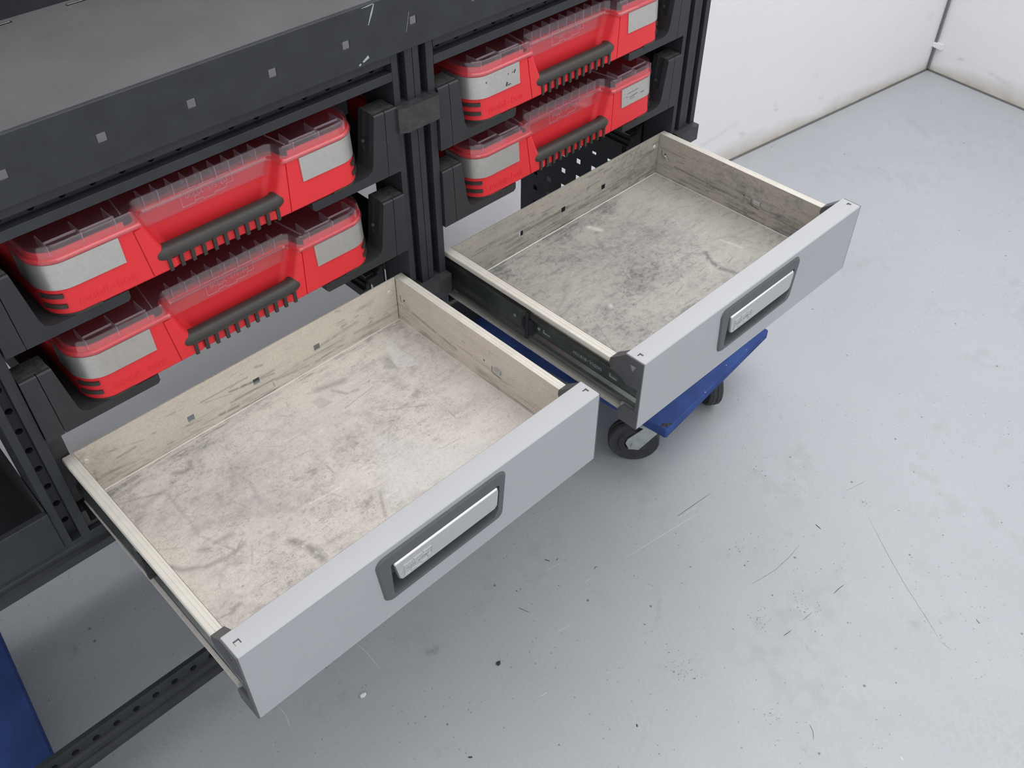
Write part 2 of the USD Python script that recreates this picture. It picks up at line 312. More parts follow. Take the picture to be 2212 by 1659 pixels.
FLOOR_STROKES = [([(2.0194,0.3998),(2.1722,0.3437),(2.3333,0.2714),(2.4723,0.1813),(2.5777,0.071),(2.6567,-0.0661),(2.6873,-0.1402)],0.0035,(0.3,0.3,0.28),0.12100000000000001,1,0.15),([(2.0243,0.3741),(2.159,0.3348),(2.3193,0.2627),(2.4575,0.1729),(2.5626,0.063),(2.6414,-0.0734),(2.672,-0.1471)],0.0035,(0.3,0.3,0.28),0.099,1,0.15),([(2.0272,0.3471),(2.1438,0.3246),(2.303,0.2527),(2.4405,0.1632),(2.5451,0.0539),(2.6237,-0.0818),(2.6543,-0.1551)],0.0035,(0.3,0.3,0.28),0.11000000000000001,1,0.15),([(2.0259,0.3175),(2.1244,0.3116),(2.2824,0.2399),(2.4188,0.1509),(2.5228,0.0422),(2.6012,-0.0926),(2.6318,-0.1653)],0.0035,(0.3,0.3,0.28),0.07700000000000001,1,0.15),([(2.0266,0.2896),(2.1073,0.3002),(2.2642,0.2287),(2.3998,0.1401),(2.5032,0.032),(2.5815,-0.102),(2.612,-0.1743)],0.0035,(0.3,0.3,0.28),0.0825,1,0.15),([(2.0073,0.2485),(2.0696,0.2749),(2.2241,0.2039),(2.3577,0.1161),(2.4599,0.0093),(2.5377,-0.1228),(2.5683,-0.1941)],0.0035,(0.3,0.3,0.28),0.05500000000000001,1,0.15),([(1.8275,0.3236),(2.0679,0.2427),(2.3041,0.1153),(2.4629,-0.0325)],0.007,(0.33,0.33,0.32),0.12,1,0.5),([(-0.0711,0.3022),(-0.0773,0.3069)],0.005,(0.2,0.2,0.2),0.5,1,0.8),([(0.2065,-0.093),(0.2146,-0.0951)],0.008,(0.28,0.28,0.29),0.45,1,0.8),([(0.1638,-0.0802),(0.1695,-0.0885)],0.013,(0.28,0.28,0.29),0.4,1,0.8),([(0.3639,-0.1352),(0.3813,-0.1396),(0.3944,-0.1461)],0.005,(0.2,0.2,0.2),0.55,1,0.8),([(0.38,-0.1289),(0.3725,-0.1498)],0.004,(0.2,0.2,0.2),0.5,1,0.8),([(1.0297,-0.4232),(1.0322,-0.4295)],0.007,(0.28,0.28,0.29),0.3,1,0.8),([(1.2757,-0.2378),(1.2822,-0.2393)],0.006,(0.28,0.28,0.29),0.5,1,0.8),([(1.0212,-0.6935),(1.0221,-0.7043)],0.006,(0.28,0.28,0.29),0.5,1,0.8),([(0.681,-0.6874),(0.6811,-0.6981)],0.008,(0.28,0.28,0.29),0.4,1,0.8),([(0.928,-0.8743),(0.9221,-0.9121)],0.05,(0.28,0.28,0.29),0.22,1,0.8),([(0.8489,-0.5707),(0.8415,-0.592),(0.8366,-0.6091)],0.003,(0.2,0.2,0.2),0.3,1,0.8),([(0.6866,-0.3799),(0.7235,-0.3561),(0.7599,-0.3225)],0.003,(0.2,0.2,0.2),0.28,1,0.8),([(0.5452,-0.4837),(0.5041,-0.4985),(0.4673,-0.5103)],0.003,(0.2,0.2,0.2),0.2,1,0.8),([(0.9379,-0.402),(0.9329,-0.3897)],0.02,(0.28,0.28,0.29),0.15,1,0.8),([(0.8458,-0.5024),(0.8182,-0.5019)],0.03,(0.28,0.28,0.29),0.12,1,0.8),([(0.6504,-0.458),(0.6514,-0.4772)],0.03,(0.28,0.28,0.29),0.12,1,0.8),([(1.3023,-0.1743),(1.3133,-0.2153),(1.3536,-0.2244)],0.004,(0.2,0.2,0.2),0.15,1,0.8),([(1.2348,-0.7214),(1.2353,-0.7438)],0.03,(0.28,0.28,0.29),0.12,1,0.8),([(0.2638,-0.28),(0.2717,-0.2823)],0.01,(0.28,0.28,0.29),0.2,1,0.8),([(0.5728,-0.053),(0.578,-0.0729)],0.01,(0.28,0.28,0.29),0.3,1,0.8)]
for pts, w, col, op, soft, br in FLOOR_STROKES:
    stroke(C, U, V, pts, w, col, op, soft, br)
floor = obj('floor', (np.stack([U.ravel(), V.ravel(), np.full(U.size, FZ)], 1), grid_faces(len(gx), len(gy))), 'floor_paint', kind='structure', paint=C.reshape(-1, 3))

SCRATCH_DARK = [([(0.9059,-0.2496),(1.0032,-0.2604)],0.00094),([(0.8795,-0.4435),(0.9122,-0.4514),(0.9415,-0.4569),(0.9845,-0.4586),(1.0239,-0.4558)],0.00051),([(0.9723,-0.5613),(0.9885,-0.5619),(1.003,-0.5641)],0.00111),([(0.8323,-0.5468),(0.8526,-0.5505)],0.00111),([(0.8837,-0.5527),(0.9108,-0.5558)],0.00059),([(1.1745,-0.5133),(1.1232,-0.5828),(1.082,-0.6441),(1.0462,-0.7047),(1.0199,-0.7473)],0.00042),([(1.0199,-0.7473),(1.0181,-0.7676)],0.00034),([(0.5388,-0.1791),(0.5471,-0.2021)],0.00094),([(0.6484,-0.1394),(0.6531,-0.1499)],0.00187),([(0.6628,-0.1557),(0.669,-0.1558)],0.00136),([(0.6987,-0.2199),(0.7042,-0.218),(0.7084,-0.2199)],0.00119),([(1.0851,-0.4499),(1.0841,-0.4567),(1.0824,-0.4645)],0.00187),([(1.1076,-0.768),(1.1031,-0.7767)],0.00127),([(1.197,-0.4454),(1.2607,-0.4626)],0.00034),([(0.7246,-0.67),(0.7184,-0.6806),(0.7057,-0.69)],0.00076),([(0.5226,-0.4716),(0.5197,-0.4766)],0.00238),([(0.288,-0.3205),(0.2935,-0.3254)],0.00297),([(-0.0546,-0.0265),(-0.0455,-0.0251)],0.00085)]
SCRATCH_PALE = [([(0.758,-0.2427),(0.8226,-0.254),(0.8817,-0.2631),(0.9547,-0.2772)],0.00076),([(0.9043,-0.2537),(0.9589,-0.2626)],0.00068),([(0.4439,-0.3277),(0.4596,-0.3314)],0.00102),([(0.6293,-0.1579),(0.6668,-0.1669)],0.00068),([(0.5536,-0.2631),(0.5845,-0.2705)],0.00068),([(0.6656,-0.2269),(0.6783,-0.2286)],0.00085),([(0.1213,-0.0386),(0.1213,-0.0585),(0.1141,-0.0822)],0.00085),([(0.286,-0.0307),(0.2879,-0.0641),(0.2844,-0.1067)],0.00076),([(1.3514,-0.4038),(1.3239,-0.3593)],0.00042),([(0.7822,-0.8021),(0.7797,-0.8075)],0.0017)]
SPOTS = [(0.907,-0.4109,0.00216),(0.9195,-0.4099,0.0018),(1.1505,-0.6148,0.00252),(1.1477,-0.6201,0.00108),(1.5014,-0.4503,0.0018),(1.448,-0.6693,0.00216),(1.5876,-0.6044,0.0018),(0.8892,-0.485,0.00216),(0.8934,-0.7314,0.0018),(0.6557,-0.4886,0.0018),(0.6756,-0.3614,0.0018),(0.7804,-0.4768,0.00144),(0.5098,-0.5297,0.00144),(0.4066,-0.4076,0.00144),(0.5161,-0.285,0.00108),(0.774,-0.4075,0.00108),(0.8742,-0.2737,0.00144),(0.8918,-0.1119,0.00144),(0.8231,-0.2043,0.00108),(0.741,-0.1506,0.00108),(0.9116,-0.1935,0.00108),(1.1524,-0.3577,0.00144),(0.8805,-0.581,0.00144),(0.8825,-0.5939,0.00108),(0.9372,-0.6115,0.00144),(1.1999,-0.4855,0.00144),(1.2319,-0.5461,0.00144),(1.3093,-0.6425,0.00108),(1.1088,-0.7009,0.00108),(1.0313,-0.7392,0.00144),(1.1381,-0.7609,0.00108),(0.7083,-0.5115,0.00108),(0.6627,-0.4269,0.00144),(0.6729,-0.4135,0.00108),(0.6256,-0.1984,0.00144),(0.7412,-0.2815,0.00108),(0.8199,-0.0981,0.00108),(0.5621,-0.1525,0.0018),(0.5687,-0.1548,0.00108),(0.9004,-0.5456,0.00144),(0.8971,-0.5391,0.00108),(1.3486,-0.7016,0.00144),(1.2387,-0.6364,0.00144),(1.0853,-0.5143,0.00108),(1.0027,-0.5152,0.00144),(0.7379,-0.2618,0.00108),(0.4848,-0.3689,0.00144),(0.6813,-0.5912,0.00108),(0.6551,-0.6514,0.00108),(0.7281,-0.5629,0.00108),(0.5324,-0.5422,0.00108),(0.9775,-0.4271,0.00108),(0.9534,-0.4006,0.00108),(0.8013,-0.4489,0.00072),(0.7468,-0.4387,0.00072),(0.7499,-0.2296,0.00072),(1.1268,-0.2823,0.00144),(1.1195,-0.3102,0.00144),(1.1249,-0.298,0.00108),(1.1055,-0.2791,0.00108),(1.1471,-0.7285,0.00108),(0.2839,-0.2213,0.00136),(-0.0857,0.2852,0.00102),(-0.063,0.1759,0.00102),(-0.1457,0.2393,0.00136),(-0.1411,0.2377,0.00102),(-0.0896,0.4411,0.00102),(0.2204,-0.0352,0.00136),(0.0455,0.1726,0.00102),(0.2045,-0.0893,0.00102),(0.3381,-0.072,0.00102),(0.3381,-0.02,0.00068),(0.4846,-0.1228,0.00102),(0.2939,-0.2797,0.00102),(-0.0663,0.3748,0.00068),(0.0748,0.2437,0.00068),(0.0206,0.2769,0.00068)]
SPOT_CLUSTERS = [(1.1233,-0.2877,0.018,14),(0.833,-0.4965,0.0252,40),(0.6532,-0.4608,0.0288,46),(0.9289,-0.3819,0.0216,22),(0.9152,-0.5296,0.0216,26),(1.1996,-0.4934,0.0144,14),(0.9266,-0.5611,0.0144,12),(0.6899,-0.6194,0.018,18),(0.7641,-0.7632,0.0144,8)]
def ribbon(pts, w, n, lift=0.00015):
    """A thin worn mark on a face whose outward direction is n."""
    p = np.asarray(pts, float); n = np.asarray(n, float)
    t = np.gradient(p, axis=0); s = np.cross(t, n); s /= np.linalg.norm(s, axis=1, keepdims=True)
    ww = np.broadcast_to(w, (len(p),))[:, None] / 2
    v = np.vstack([p + s * ww + n * lift, p - s * ww + n * lift]); k = len(p); f = []
    for i in range(k - 1): f += [[i, i + 1, k + i + 1], [i, k + i + 1, k + i]]
    f = np.array(f)
    if np.dot(np.cross(v[f[0, 1]] - v[f[0, 0]], v[f[0, 2]] - v[f[0, 0]]), n) < 0: f = f[:, ::-1]
    return v, f
def taper(pts, w):
    """A scratch that runs out at both ends, on the floor."""
    p = np.array([(x, y, FZ) for x, y in pts]); q = np.linspace(0, 1, 9); u = np.linspace(0, 1, len(p))
    p = np.column_stack([np.interp(q, u, p[:, i]) for i in range(3)])
    return ribbon(p, w * np.array([.25, .7, 1, .9, 1, .8, 1, .6, .2]), (0, 0, 1))
def spot(x, y, r):
    a = np.arange(9) * 2 * np.pi / 9; q = r * rng.uniform(.65, 1.15, 9); e = rng.uniform(.6, 1.0); t = rng.uniform(0, 3.1)
    u, v = q * np.cos(a), q * np.sin(a) * e
    w = np.column_stack([x + u * math.cos(t) - v * math.sin(t), y + u * math.sin(t) + v * math.cos(t), np.full(9, FZ + .00018)])
    return np.vstack([w, [[x, y, FZ + .00018]]]), np.array([[9, i, (i + 1) % 9] for i in range(9)])
more = [(x + rng.normal(0, .5) * R, y + rng.normal(0, .5) * R, rng.choice([.0005, .0007, .001])) for x, y, R, n in SPOT_CLUSTERS for _ in range(n)]
obj('scratch_marks', cat(*[taper(p, w) for p, w in SCRATCH_DARK]), 'scuff', floor, smooth=False, kind='stuff', label='dark scratches in the floor paint')
obj('scratch_marks', cat(*[taper(p, w) for p, w in SCRATCH_PALE]), 'pale_scratch', floor, smooth=False, kind='stuff', label='pale scratches in the floor paint')
obj('dirt_specks', cat(*[spot(*q) for q in SPOTS + more]), 'speck_dirt', floor, smooth=False, kind='stuff', label='dark specks of dirt trodden into the floor')

CORNER = np.array([3.0464, 0.364]); DB = np.array([-0.9933, 0.1162]); DR = np.array([-0.1162, -0.9933])   # along the back wall, along the right wall
def wall(name, d, length, height, seed, marks, normal):
    us = spaced(0, length, 0, length, 0.011, 0.02); vs = spaced(0, height, 0, 0.12, 0.004, 0.02)
    u, v = np.meshgrid(us, vs, indexing='ij')
    n = meshkit.fbm(np.stack([u * 5, v * 9, u * 0 + seed], -1), 4, seed); m = meshkit.fbm(np.stack([u * 40, v * 40, u * 0], -1), 3, seed + 1)
    c = np.ones(u.shape + (3,)) * np.array([0.80, 0.79, 0.81]) * (1 + 0.03 * (n - .5))[..., None]
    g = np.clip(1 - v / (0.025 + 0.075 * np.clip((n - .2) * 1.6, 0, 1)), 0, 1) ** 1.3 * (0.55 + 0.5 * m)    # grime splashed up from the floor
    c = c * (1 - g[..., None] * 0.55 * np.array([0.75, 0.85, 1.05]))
    for pts, w, col, op, soft, br in marks: stroke(c, u, v, pts, w, col, op, soft, br)
    xy = CORNER + u.reshape(-1, 1) * d
    ver = np.column_stack([xy, FZ + 0.0046 + v.ravel()]); f = grid_faces(len(us), len(vs))
    if np.dot(np.cross(ver[f[0, 1]] - ver[f[0, 0]], ver[f[0, 2]] - ver[f[0, 0]])[:2], normal) < 0: f = f[:, ::-1]
    back = np.array([[*(CORNER + q * d - normal * t), FZ + z] for t in (0.001, .06) for q in (0, length) for z in (0.0046, height)])
    h = hull(back); hv, hf = tri(h)
    return obj(name, (np.vstack([ver, hv]), np.vstack([f, hf + len(ver)])), 'wall_panel', kind='structure', paint=np.vstack([c.reshape(-1, 3), np.tile([0.8, 0.79, 0.81], (len(hv), 1))]))
NB = np.array([-0.1162, -0.9933]); NR = np.array([-0.9933, 0.1162])
GM = (0.42, 0.41, 0.41)
wall_b = wall('wall_back', DB, 4.6, 2.0, 11, [([(0.98, 0.115), (1.22, 0.075), (1.32, 0.055)], 0.006, GM, 0.22, 1.0, 0.5), ([(0.80, 0.10), (0.815, 0.115)], 0.006, GM, .4, .8, .8), ([(0.585, 0.07), (0.60, 0.085)], 0.006, GM, .5, .8, .8),
    ([(0.93, 0.06), (0.95, 0.075)], 0.007, GM, .4, .8, .8), ([(0.63, 0.155), (0.655, 0.165)], 0.003, GM, .4, .8, .5), ([(0.08, 0.20), (0.13, 0.21)], 0.003, GM, .3, .8, .3), ([(2.05, 0.06), (2.3, 0.05)], 0.012, GM, .3, 1, .9)], NB)
wall_r = wall('wall_right', DR, 3.0, 2.0, 12, [([(0.10, 0.07), (0.115, 0.072)], 0.004, GM, .4, .8, .3), ([(0.21, 0.065), (0.30, 0.05)], 0.005, GM, .4, .9, .6), ([(0.22, 0.13), (0.27, 0.125)], 0.003, GM, .3, .9, .4)], NR)
def strip(name, d, n, length, prof, material, **kw):
    """A profile (distance from the wall, height) swept along the foot of a wall."""
    poly = Polygon(prof); m = prism(poly, 'y', 0, length); v, f = tri(m)
    w = np.column_stack([CORNER[0] + v[:, 1] * d[0] + v[:, 0] * n[0], CORNER[1] + v[:, 1] * d[1] + v[:, 0] * n[1], FZ + v[:, 2]])
    if trimesh.Trimesh(w, f, process=False).volume < 0: f = f[:, ::-1]
    return obj(name, (w, f), material, **kw)
for nm, d, n, L in (('baseboard_back', DB, NB, 4.6), ('baseboard_right', DR, NR, 3.0)):
    strip(nm, d, n, L, [(-0.012, 0), (0.0050, 0), (0.0050, 0.0012), (0.0026, 0.0012), (0.0026, 0.0032), (0.0004, 0.0032), (0.0004, 0.0046), (-0.012, 0.0046)], 'seal_grey', kind='structure')
c3 = np.array([*(CORNER + 0.004 * (NB + NR)), 0])
tr = obj('trim_1', hull([[*(CORNER + a * NB + b * NR), z] for a in (-0.002, 0.0075) for b in (-0.002, 0.0075) for z in (FZ + 0.008, 2.0)]), 'seal_grey', kind='structure')
obj('bead', cyl([*(CORNER + 0.0075 * (NB + NR)), FZ + .01], [*(CORNER + 0.0075 * (NB + NR)), 1.99], 0.0028), 'seal_grey', tr)
clip_c = np.array([3.0464, 0.3594])
ck = thing('cable_clip', 'small white plastic clip on the dark corner strip between the two white walls', 'clip', (3.035, 0.345, 0.068))
def clip_pt(a, b, z): return [*(CORNER + a * NB + b * NR), z]
obj('body', hull([clip_pt(a, b, z) for a in (0.002, 0.034) for b in (0.001, 0.013) for z in (0.071, 0.088)]), 'white_plastic', ck)
obj('strap', hull([clip_pt(a, b, z) for a in (0.0005, 0.014) for b in (0.006, 0.017) for z in (0.075, 0.086)]), 'white_plastic', ck)

# ---------------------------------------------------------------- the racking frame
rack = thing('van_racking', 'dark grey metal van racking frame with slotted posts and rails, holding drawers and red cases', 'racking', (0.53, 0.19, 0.1226))
def post_profile(x, y0=0.0, s=1, depth=0.058):
    P = [(0, 0), (0.0088, 0), (0.0092, 0.0004), (0.0092, 0.013), (0.0205, 0.013), (0.0205, 0.0004), (0.0209, 0), (0.0312, 0), (0.0316, 0.0004), (0.0316, depth), (0, depth)]
    return Polygon([(x + a, y0 + s * b) for a, b in P])
HOLES_Z = 0.6925
def post(x, z0, z1, holes=True, rear=False, nm='post'):
    p = prism(post_profile(x, 0.385 if rear else 0.0, -1 if rear else 1), 'z', z0, z1)
    if holes:
        cuts = []
        k0 = math.ceil((z0 - HOLES_Z) / 0.0302); k1 = math.floor((z1 - HOLES_Z) / 0.0302)
        for k in range(k0, k1 + 1):
            cuts.append(cyl([x + 0.01485, 0.010, HOLES_Z + 0.0302 * k], [x + 0.01485, 0.030, HOLES_Z + 0.0302 * k], 0.0042, n=12))
        p = p - m3.Manifold.batch_boolean(cuts, m3.OpType.Add)
    return obj(nm, p, 'dark_powder', rack)
PX = [-0.0406, 0.5012, 0.5334, 1.0755, 1.1070]
for i, x in enumerate(PX):
    post(x, 0.5465 if i < 1 else 0.14, 0.9785)
    if not 1.07 < x < 1.08: post(x, 0.20 if x > 1 else 0.585, 0.9785, holes=False, rear=True)
def rail(x0, x1, zt, y=0.0):
    """Slotted rail: the post's profile laid flat, holes in its groove."""
    P = [(0, 0), (0, -0.0088), (0.0004, -0.0092), (0.013, -0.0092), (0.013, -0.0205), (0.0004, -0.0205), (0, -0.0209), (0, -0.0312), (0.0004, -0.0316), (0.04, -0.0316), (0.04, 0)]
    p = prism(Polygon([(y + a, zt + b) for a, b in P]), 'x', x0, x1)
    c = [cyl([x, y + 0.010, zt - 0.0150], [x, y + 0.03, zt - 0.0150], 0.0042, n=12) for x in np.arange(x0 + 0.0175 if x0 > 0 else 0.0721 - 0.0315 * 2, x1 - .005, 0.0315)]
    return obj('rail', p - m3.Manifold.batch_boolean(c, m3.OpType.Add), 'dark_powder', rack)
rail(-0.0085, 0.5008, 0.9755); rail(0.5655, 1.0750, 0.9755)
rail(-0.60, -0.0411, 0.9755)
# base beam along the front and the shorter beam under the left bay
P = [(0, 0.1915), (0, 0.1850), (0.0006, 0.1844), (0.0055, 0.1844), (0.0055, 0.158), (0.0006, 0.156), (0, 0.1555), (0, 0.1462), (0.003, 0.144), (0.003, 0.137), (-0.002, 0.1345), (-0.0025, 0.1335), (-0.0025, 0.1226), (0.040, 0.1226), (0.040, 0.1380), (0.0075, 0.1880), (0.0075, 0.1915)]
bm = prism(Polygon(P), 'x', -0.7, 1.136)
cuts = [cyl([x, 0.003, 0.1655], [x, 0.022, 0.1655], 0.0055, n=14) for x in 0.003 + 0.0312 * np.arange(-21, 36)]
obj('base_beam', bm - m3.Manifold.batch_boolean(cuts, m3.OpType.Add), 'dark_powder', rack)
P = [(0, 0.5465), (0, 0.5395), (-0.002, 0.538), (-0.002, 0.5305), (-0.008, 0.529), (-0.008, 0.5165), (0.02, 0.5165), (0.06, 0.5165), (0.06, 0.5465)]
obj('lower_beam', prism(Polygon(P), 'x', -0.7, 0.0125), 'dark_powder', rack)
P = [(0.345, 0.20), (0.345, 0.1226), (0.385, 0.1226), (0.385, 0.20)]
obj('rear_beam', prism(Polygon(P), 'x', -0.7, 1.136), 'dark_powder', rack)
for x in (-0.55, 1.09):
    obj('cross_bar', bx(x, x + 0.03, 0.040, 0.345, 0.1226, 0.155, .001), 'dark_powder', rack)
obj('back_panel', bx(-0.041, 1.136, 0.386, 0.389, 0.585, 0.9785), 'dark_powder', rack)
obj('back_panel', bx(-0.75, -0.0415, 0.386, 0.389, 0.5475, 0.9785), 'dark_powder', rack)
# perforated end panel: square holes on a 38.5 mm grid
sq = lambda y, z, s: rpoly(sbox(y - s / 2, z - s / 2, y + s / 2, z + s / 2), 0.001)
hp = [sq(0.2263 + 0.0385 * i, 0.4928 + 0.0370 * j, 0.0108) for i in range(-2, 4) for j in range(-8, 4)]
gp = sbox(0.060, 0.145, 0.3845, 0.9785).difference(unary_union(hp))
obj('end_panel', prism(gp, 'x', 1.1010, 1.1025), 'dark_powder', rack)
# worn clamps over the double posts
def clamp(x0, x1, z0, z1, y=-0.013):
    prof = rpoly([(x0, 0.012), (x0, y + 0.005), (x0 + 0.010, y), (x1 - 0.002, y), (x1, y + 0.002), (x1, 0.012)], 0.0008)
    return obj('clamp', prism(prof, 'z', z0, z1), 'dark_worn', rack)
clamp(0.4990, 0.5615, 0.8790, 0.9115); clamp(0.5040, 0.5660, 0.6020, 0.6330); clamp(1.0830, 1.1390, 0.6240, 0.6510)
clamp(-0.0430, -0.0080, 0.9000, 0.9280)
# slide carriers fixed to the posts
def carrier(xp, s):
    L = LineString([(xp, 0.552), (xp, 0.646), (xp - s * 0.009, 0.646), (xp - s * 0.009, 0.640), (xp - s * 0.013, 0.640), (xp - s * 0.013, 0.634), (xp - s * 0.030, 0.634), (xp - s * 0.030, 0.628), (xp - s * 0.034, 0.628), (xp - s * 0.034, 0.620), (xp - s * 0.040, 0.620)]).buffer(0.0012, cap_style=2, join_style=2)
    m = prism(L, 'y', 0.060, 0.345)
    c = [m3.Manifold.cube([0.01, 0.009, 0.014]).translate([xp - 0.005, y, 0.578]) for y in (0.09, 0.15, 0.21, 0.27)]
    return obj('slide_carrier', m - m3.Manifold.batch_boolean(c, m3.OpType.Add), 'black_plastic', rack)
carrier(0.4990, 1); carrier(0.5672, -1); carrier(1.0735, 1)
obj('slide_bracket', bx(-0.0085, 0.0110, 0.0195, 0.055, 0.580, 0.690, .001), 'dark_worn', rack)
for x0, x1 in ((0.4662, 0.4838), (1.0410, 1.0585)):
    obj('slide_track', bx(x0 + .002, x1, 0.062, 0.335, 0.6355, 0.6385, .0005), 'zinc_slide', rack)
obj('foot_bracket', prism(rpoly([(0.566, 0.560), (0.606, 0.560), (0.606, 0.566), (0.572, 0.566), (0.572, 0.60), (0.566, 0.60)], 0.0005), 'y', 0.006, 0.05), 'dark_worn', rack)
obj('foot_bracket', prism(rpoly([(-0.0085, 0.5485), (0.024, 0.5485), (0.024, 0.554), (-0.0025, 0.554), (-0.0025, 0.575), (-0.0085, 0.575)], 0.0005), 'y', 0.006, 0.06), 'dark_worn', rack)

# ---------------------------------------------------------------- top shelf tray with a lip
top = thing('shelf_tray', 'dark grey steel shelf tray on top of the racking, square holes in its front lip', 'shelf', (0.27, 0.19, 0.979))
TX0, TX1 = -0.75, 1.1385
slots = [sbox(0.2226 - 0.027 + 0.0955 * k, 0.3765, 0.2226 + 0.0955 * k, 0.3835) for k in range(-8, 10)]
obj('tray_floor', prism(sbox(TX0, -0.0035, TX1, 0.3915).difference(unary_union(slots)), 'z', 0.9795, 0.983), 'dark_tray_lit', top)
lp = sbox(TX0, 0.979, TX1, 1.0445)
lip_holes = [rpoly(sbox(x - 0.0049, 1.0098 - 0.0049, x + 0.0049, 1.0098 + 0.0049), 0.0008) for x in 0.247 + 0.0955 * np.arange(-9, 10)]
obj('front_lip', prism(lp.difference(unary_union(lip_holes)), 'y', -0.0065, -0.0045) + bx(TX0, TX1, -0.0065, -0.0005, 1.0425, 1.0455, .0007) + bx(TX0, TX1, -0.0065, -0.0035, 0.9785, 0.9815, .0004), 'dark_powder', top)
obj('back_upstand', bx(TX0, TX1, 0.3915, 0.394, 0.9795, 1.28, .0005), 'dark_powder', top)
for k in range(-8, 10):
    x1 = 0.2226 + 0.0955 * k
    obj('slot_tab', bx(x1 - 0.0255, x1 - 0.002, 0.3790, 0.3812, 0.9805, 0.9838, .0004), 'zinc_slide', top)
yl = -0.0065
for pts, w in (([(0.4800, yl, 1.0435), (0.4755, yl, 1.034), (0.4700, yl, 1.0225)], [.0012, .0024, .0008]), ([(0.4790, yl, 1.0440), (0.472, yl, 1.0434), (0.463, yl, 1.043)], [.0008, .0012, .0004]),
               ([(0.466, yl, 0.988), (0.4575, yl, 0.984)], [.004, .002]), ([(0.4545, yl, 0.983), (0.452, yl, 0.9815)], .002), ([(0.5278, yl, 1.021), (0.522, yl, 0.999)], .0004)):
    obj('paint_scratch', ribbon(pts, w, (0, -1, 0)), 'paint_mark', top, smooth=False, label='pale scratch in the dark paint')

# ---------------------------------------------------------------- tip tray of the left bay
BIN_SIDE = [(0.004, 0.5475), (0.335, 0.5475), (0.335, 0.66), (0.12, 0.66), (0.004, 0.6085)]
lb = thing('open_bin', 'dark open-topped steel bin in the bay left of the drawers', 'bin', (-0.35, 0.17, 0.5467))
obj('front_lip', bx(-0.66, -0.0412, -0.003, 0.0, 0.5470, 0.6085, .001) + bx(-0.66, -0.0412, -0.003, 0.006, 0.6055, 0.6088, .0008), 'dark_powder', lb)
obj('bin_floor', bx(-0.66, -0.0415, 0.0, 0.345, 0.5470, 0.5500), 'black_plastic', lb)
obj('side_wall', prism(Polygon(BIN_SIDE), 'x', -0.0445, -0.0415), 'black_plastic', lb)
obj('back_wall', bx(-0.66, -0.0450, 0.339, 0.343, 0.5475, 0.70), 'black_plastic', lb)

# ---------------------------------------------------------------- case carriers (the black trays the red cases stand in)
def make_carrier(xc, zb, label):
    t = thing('case_carrier', label, 'tray', (xc, 0.15, zb), 'black carriers of the red cases')
    zt = zb + 0.0870
    hw = 0.2540
    for s in (-1, 1):
        # ear: slanted inner flank, rounded foot, bar under the case up to the notch
        E = [(hw, 0), (hw, 0.0865), (hw - 0.034, 0.0870), (hw - 0.0425, 0.026), (hw - 0.0455, 0.0175), (hw - 0.051, 0.0138), (hw - 0.058, 0.0127), (0.118, 0.0127), (0.118, 0.0035), (0.1215, 0)]
        ear = prism(Polygon([(xc + s * a, zb + b) for a, b in E]), 'y', -0.004, 0.027)
        # cut the outer strip away: it is a part of its own with a seam between
        strip_ = prism(Polygon([(xc + s * a, zb + b) for a, b in [(hw, 0), (hw, 0.0865), (hw - 0.0178, 0.0868), (hw - 0.0205, 0)]]), 'y', -0.004, 0.027)
        gap = prism(Polygon([(xc + s * a, zb + b) for a, b in [(hw + .01, -.01), (hw + .01, 0.1), (hw - 0.0183, 0.1), (hw - 0.0215, -.01)]]), 'y', -0.1, 0.1)
        groove = hull(np.vstack([np.array(tri(cyl([xc + s * (hw - a), 0.0115, z], [xc + s * (hw - a - 0.012), 0.0115, z], 0.0062, n=16))[0]) for a, z in ((0.0315, zb + 0.10), (0.0385, zb + 0.043))]))
        core = (ear - gap) - groove
        ch = prism(Polygon([(-0.0045, zt - 0.0022), (-0.0045, zt + .001), (-0.0012, zt + .001)]), 'x', xc - 0.3, xc + 0.3)
        obj('ear', core - ch, 'black_plastic', t)
        obj('side_strip', strip_ - ch, 'black_plastic', t)
        obj('dust', prism(Polygon([(xc + s * (hw - 0.0335), 0.001), (xc + s * (hw - 0.0005), 0.001), (xc + s * (hw - 0.0005), 0.0255), (xc + s * (hw - 0.033), 0.0255)]), 'z', zb + 0.08685, zb + 0.0873) , 'dusty_plastic', t, label='greyish dust on top of the ear')
        obj('side_wall', prism(Polygon([(0.0275, zb), (0.33, zb), (0.33, zb + 0.040), (0.0275, zb + 0.052)]), 'x', *sorted((xc + s * (hw - 0.022), xc + s * (hw - 0.026)))), 'black_plastic', t)
        if s > 0: obj('bolt', cyl([xc + s * (hw - 0.046), 0.0115, zb + 0.052], [xc + s * (hw - 0.042), 0.0115, zb + 0.0525], 0.0028, n=12), 'black_plastic', t)
    obj('base_plate', bx(xc - 0.2285, xc + 0.2285, 0.0275, 0.33, zb, zb + 0.0125), 'black_plastic', t)
    return t
ZL, ZU = 0.7048, 0.8262
XA, XB = 0.2460, 0.8200
make_carrier(XA, ZU, 'black plastic carrier under the upper red case of the left bay')
make_carrier(XA, ZL, 'black plastic carrier under the lower red case of the left bay')
make_carrier(XB, ZU + .0005, 'black plastic carrier under the upper red case of the right bay')
make_carrier(XB, ZL + .0035, 'black plastic carrier under the lower red case of the right bay')

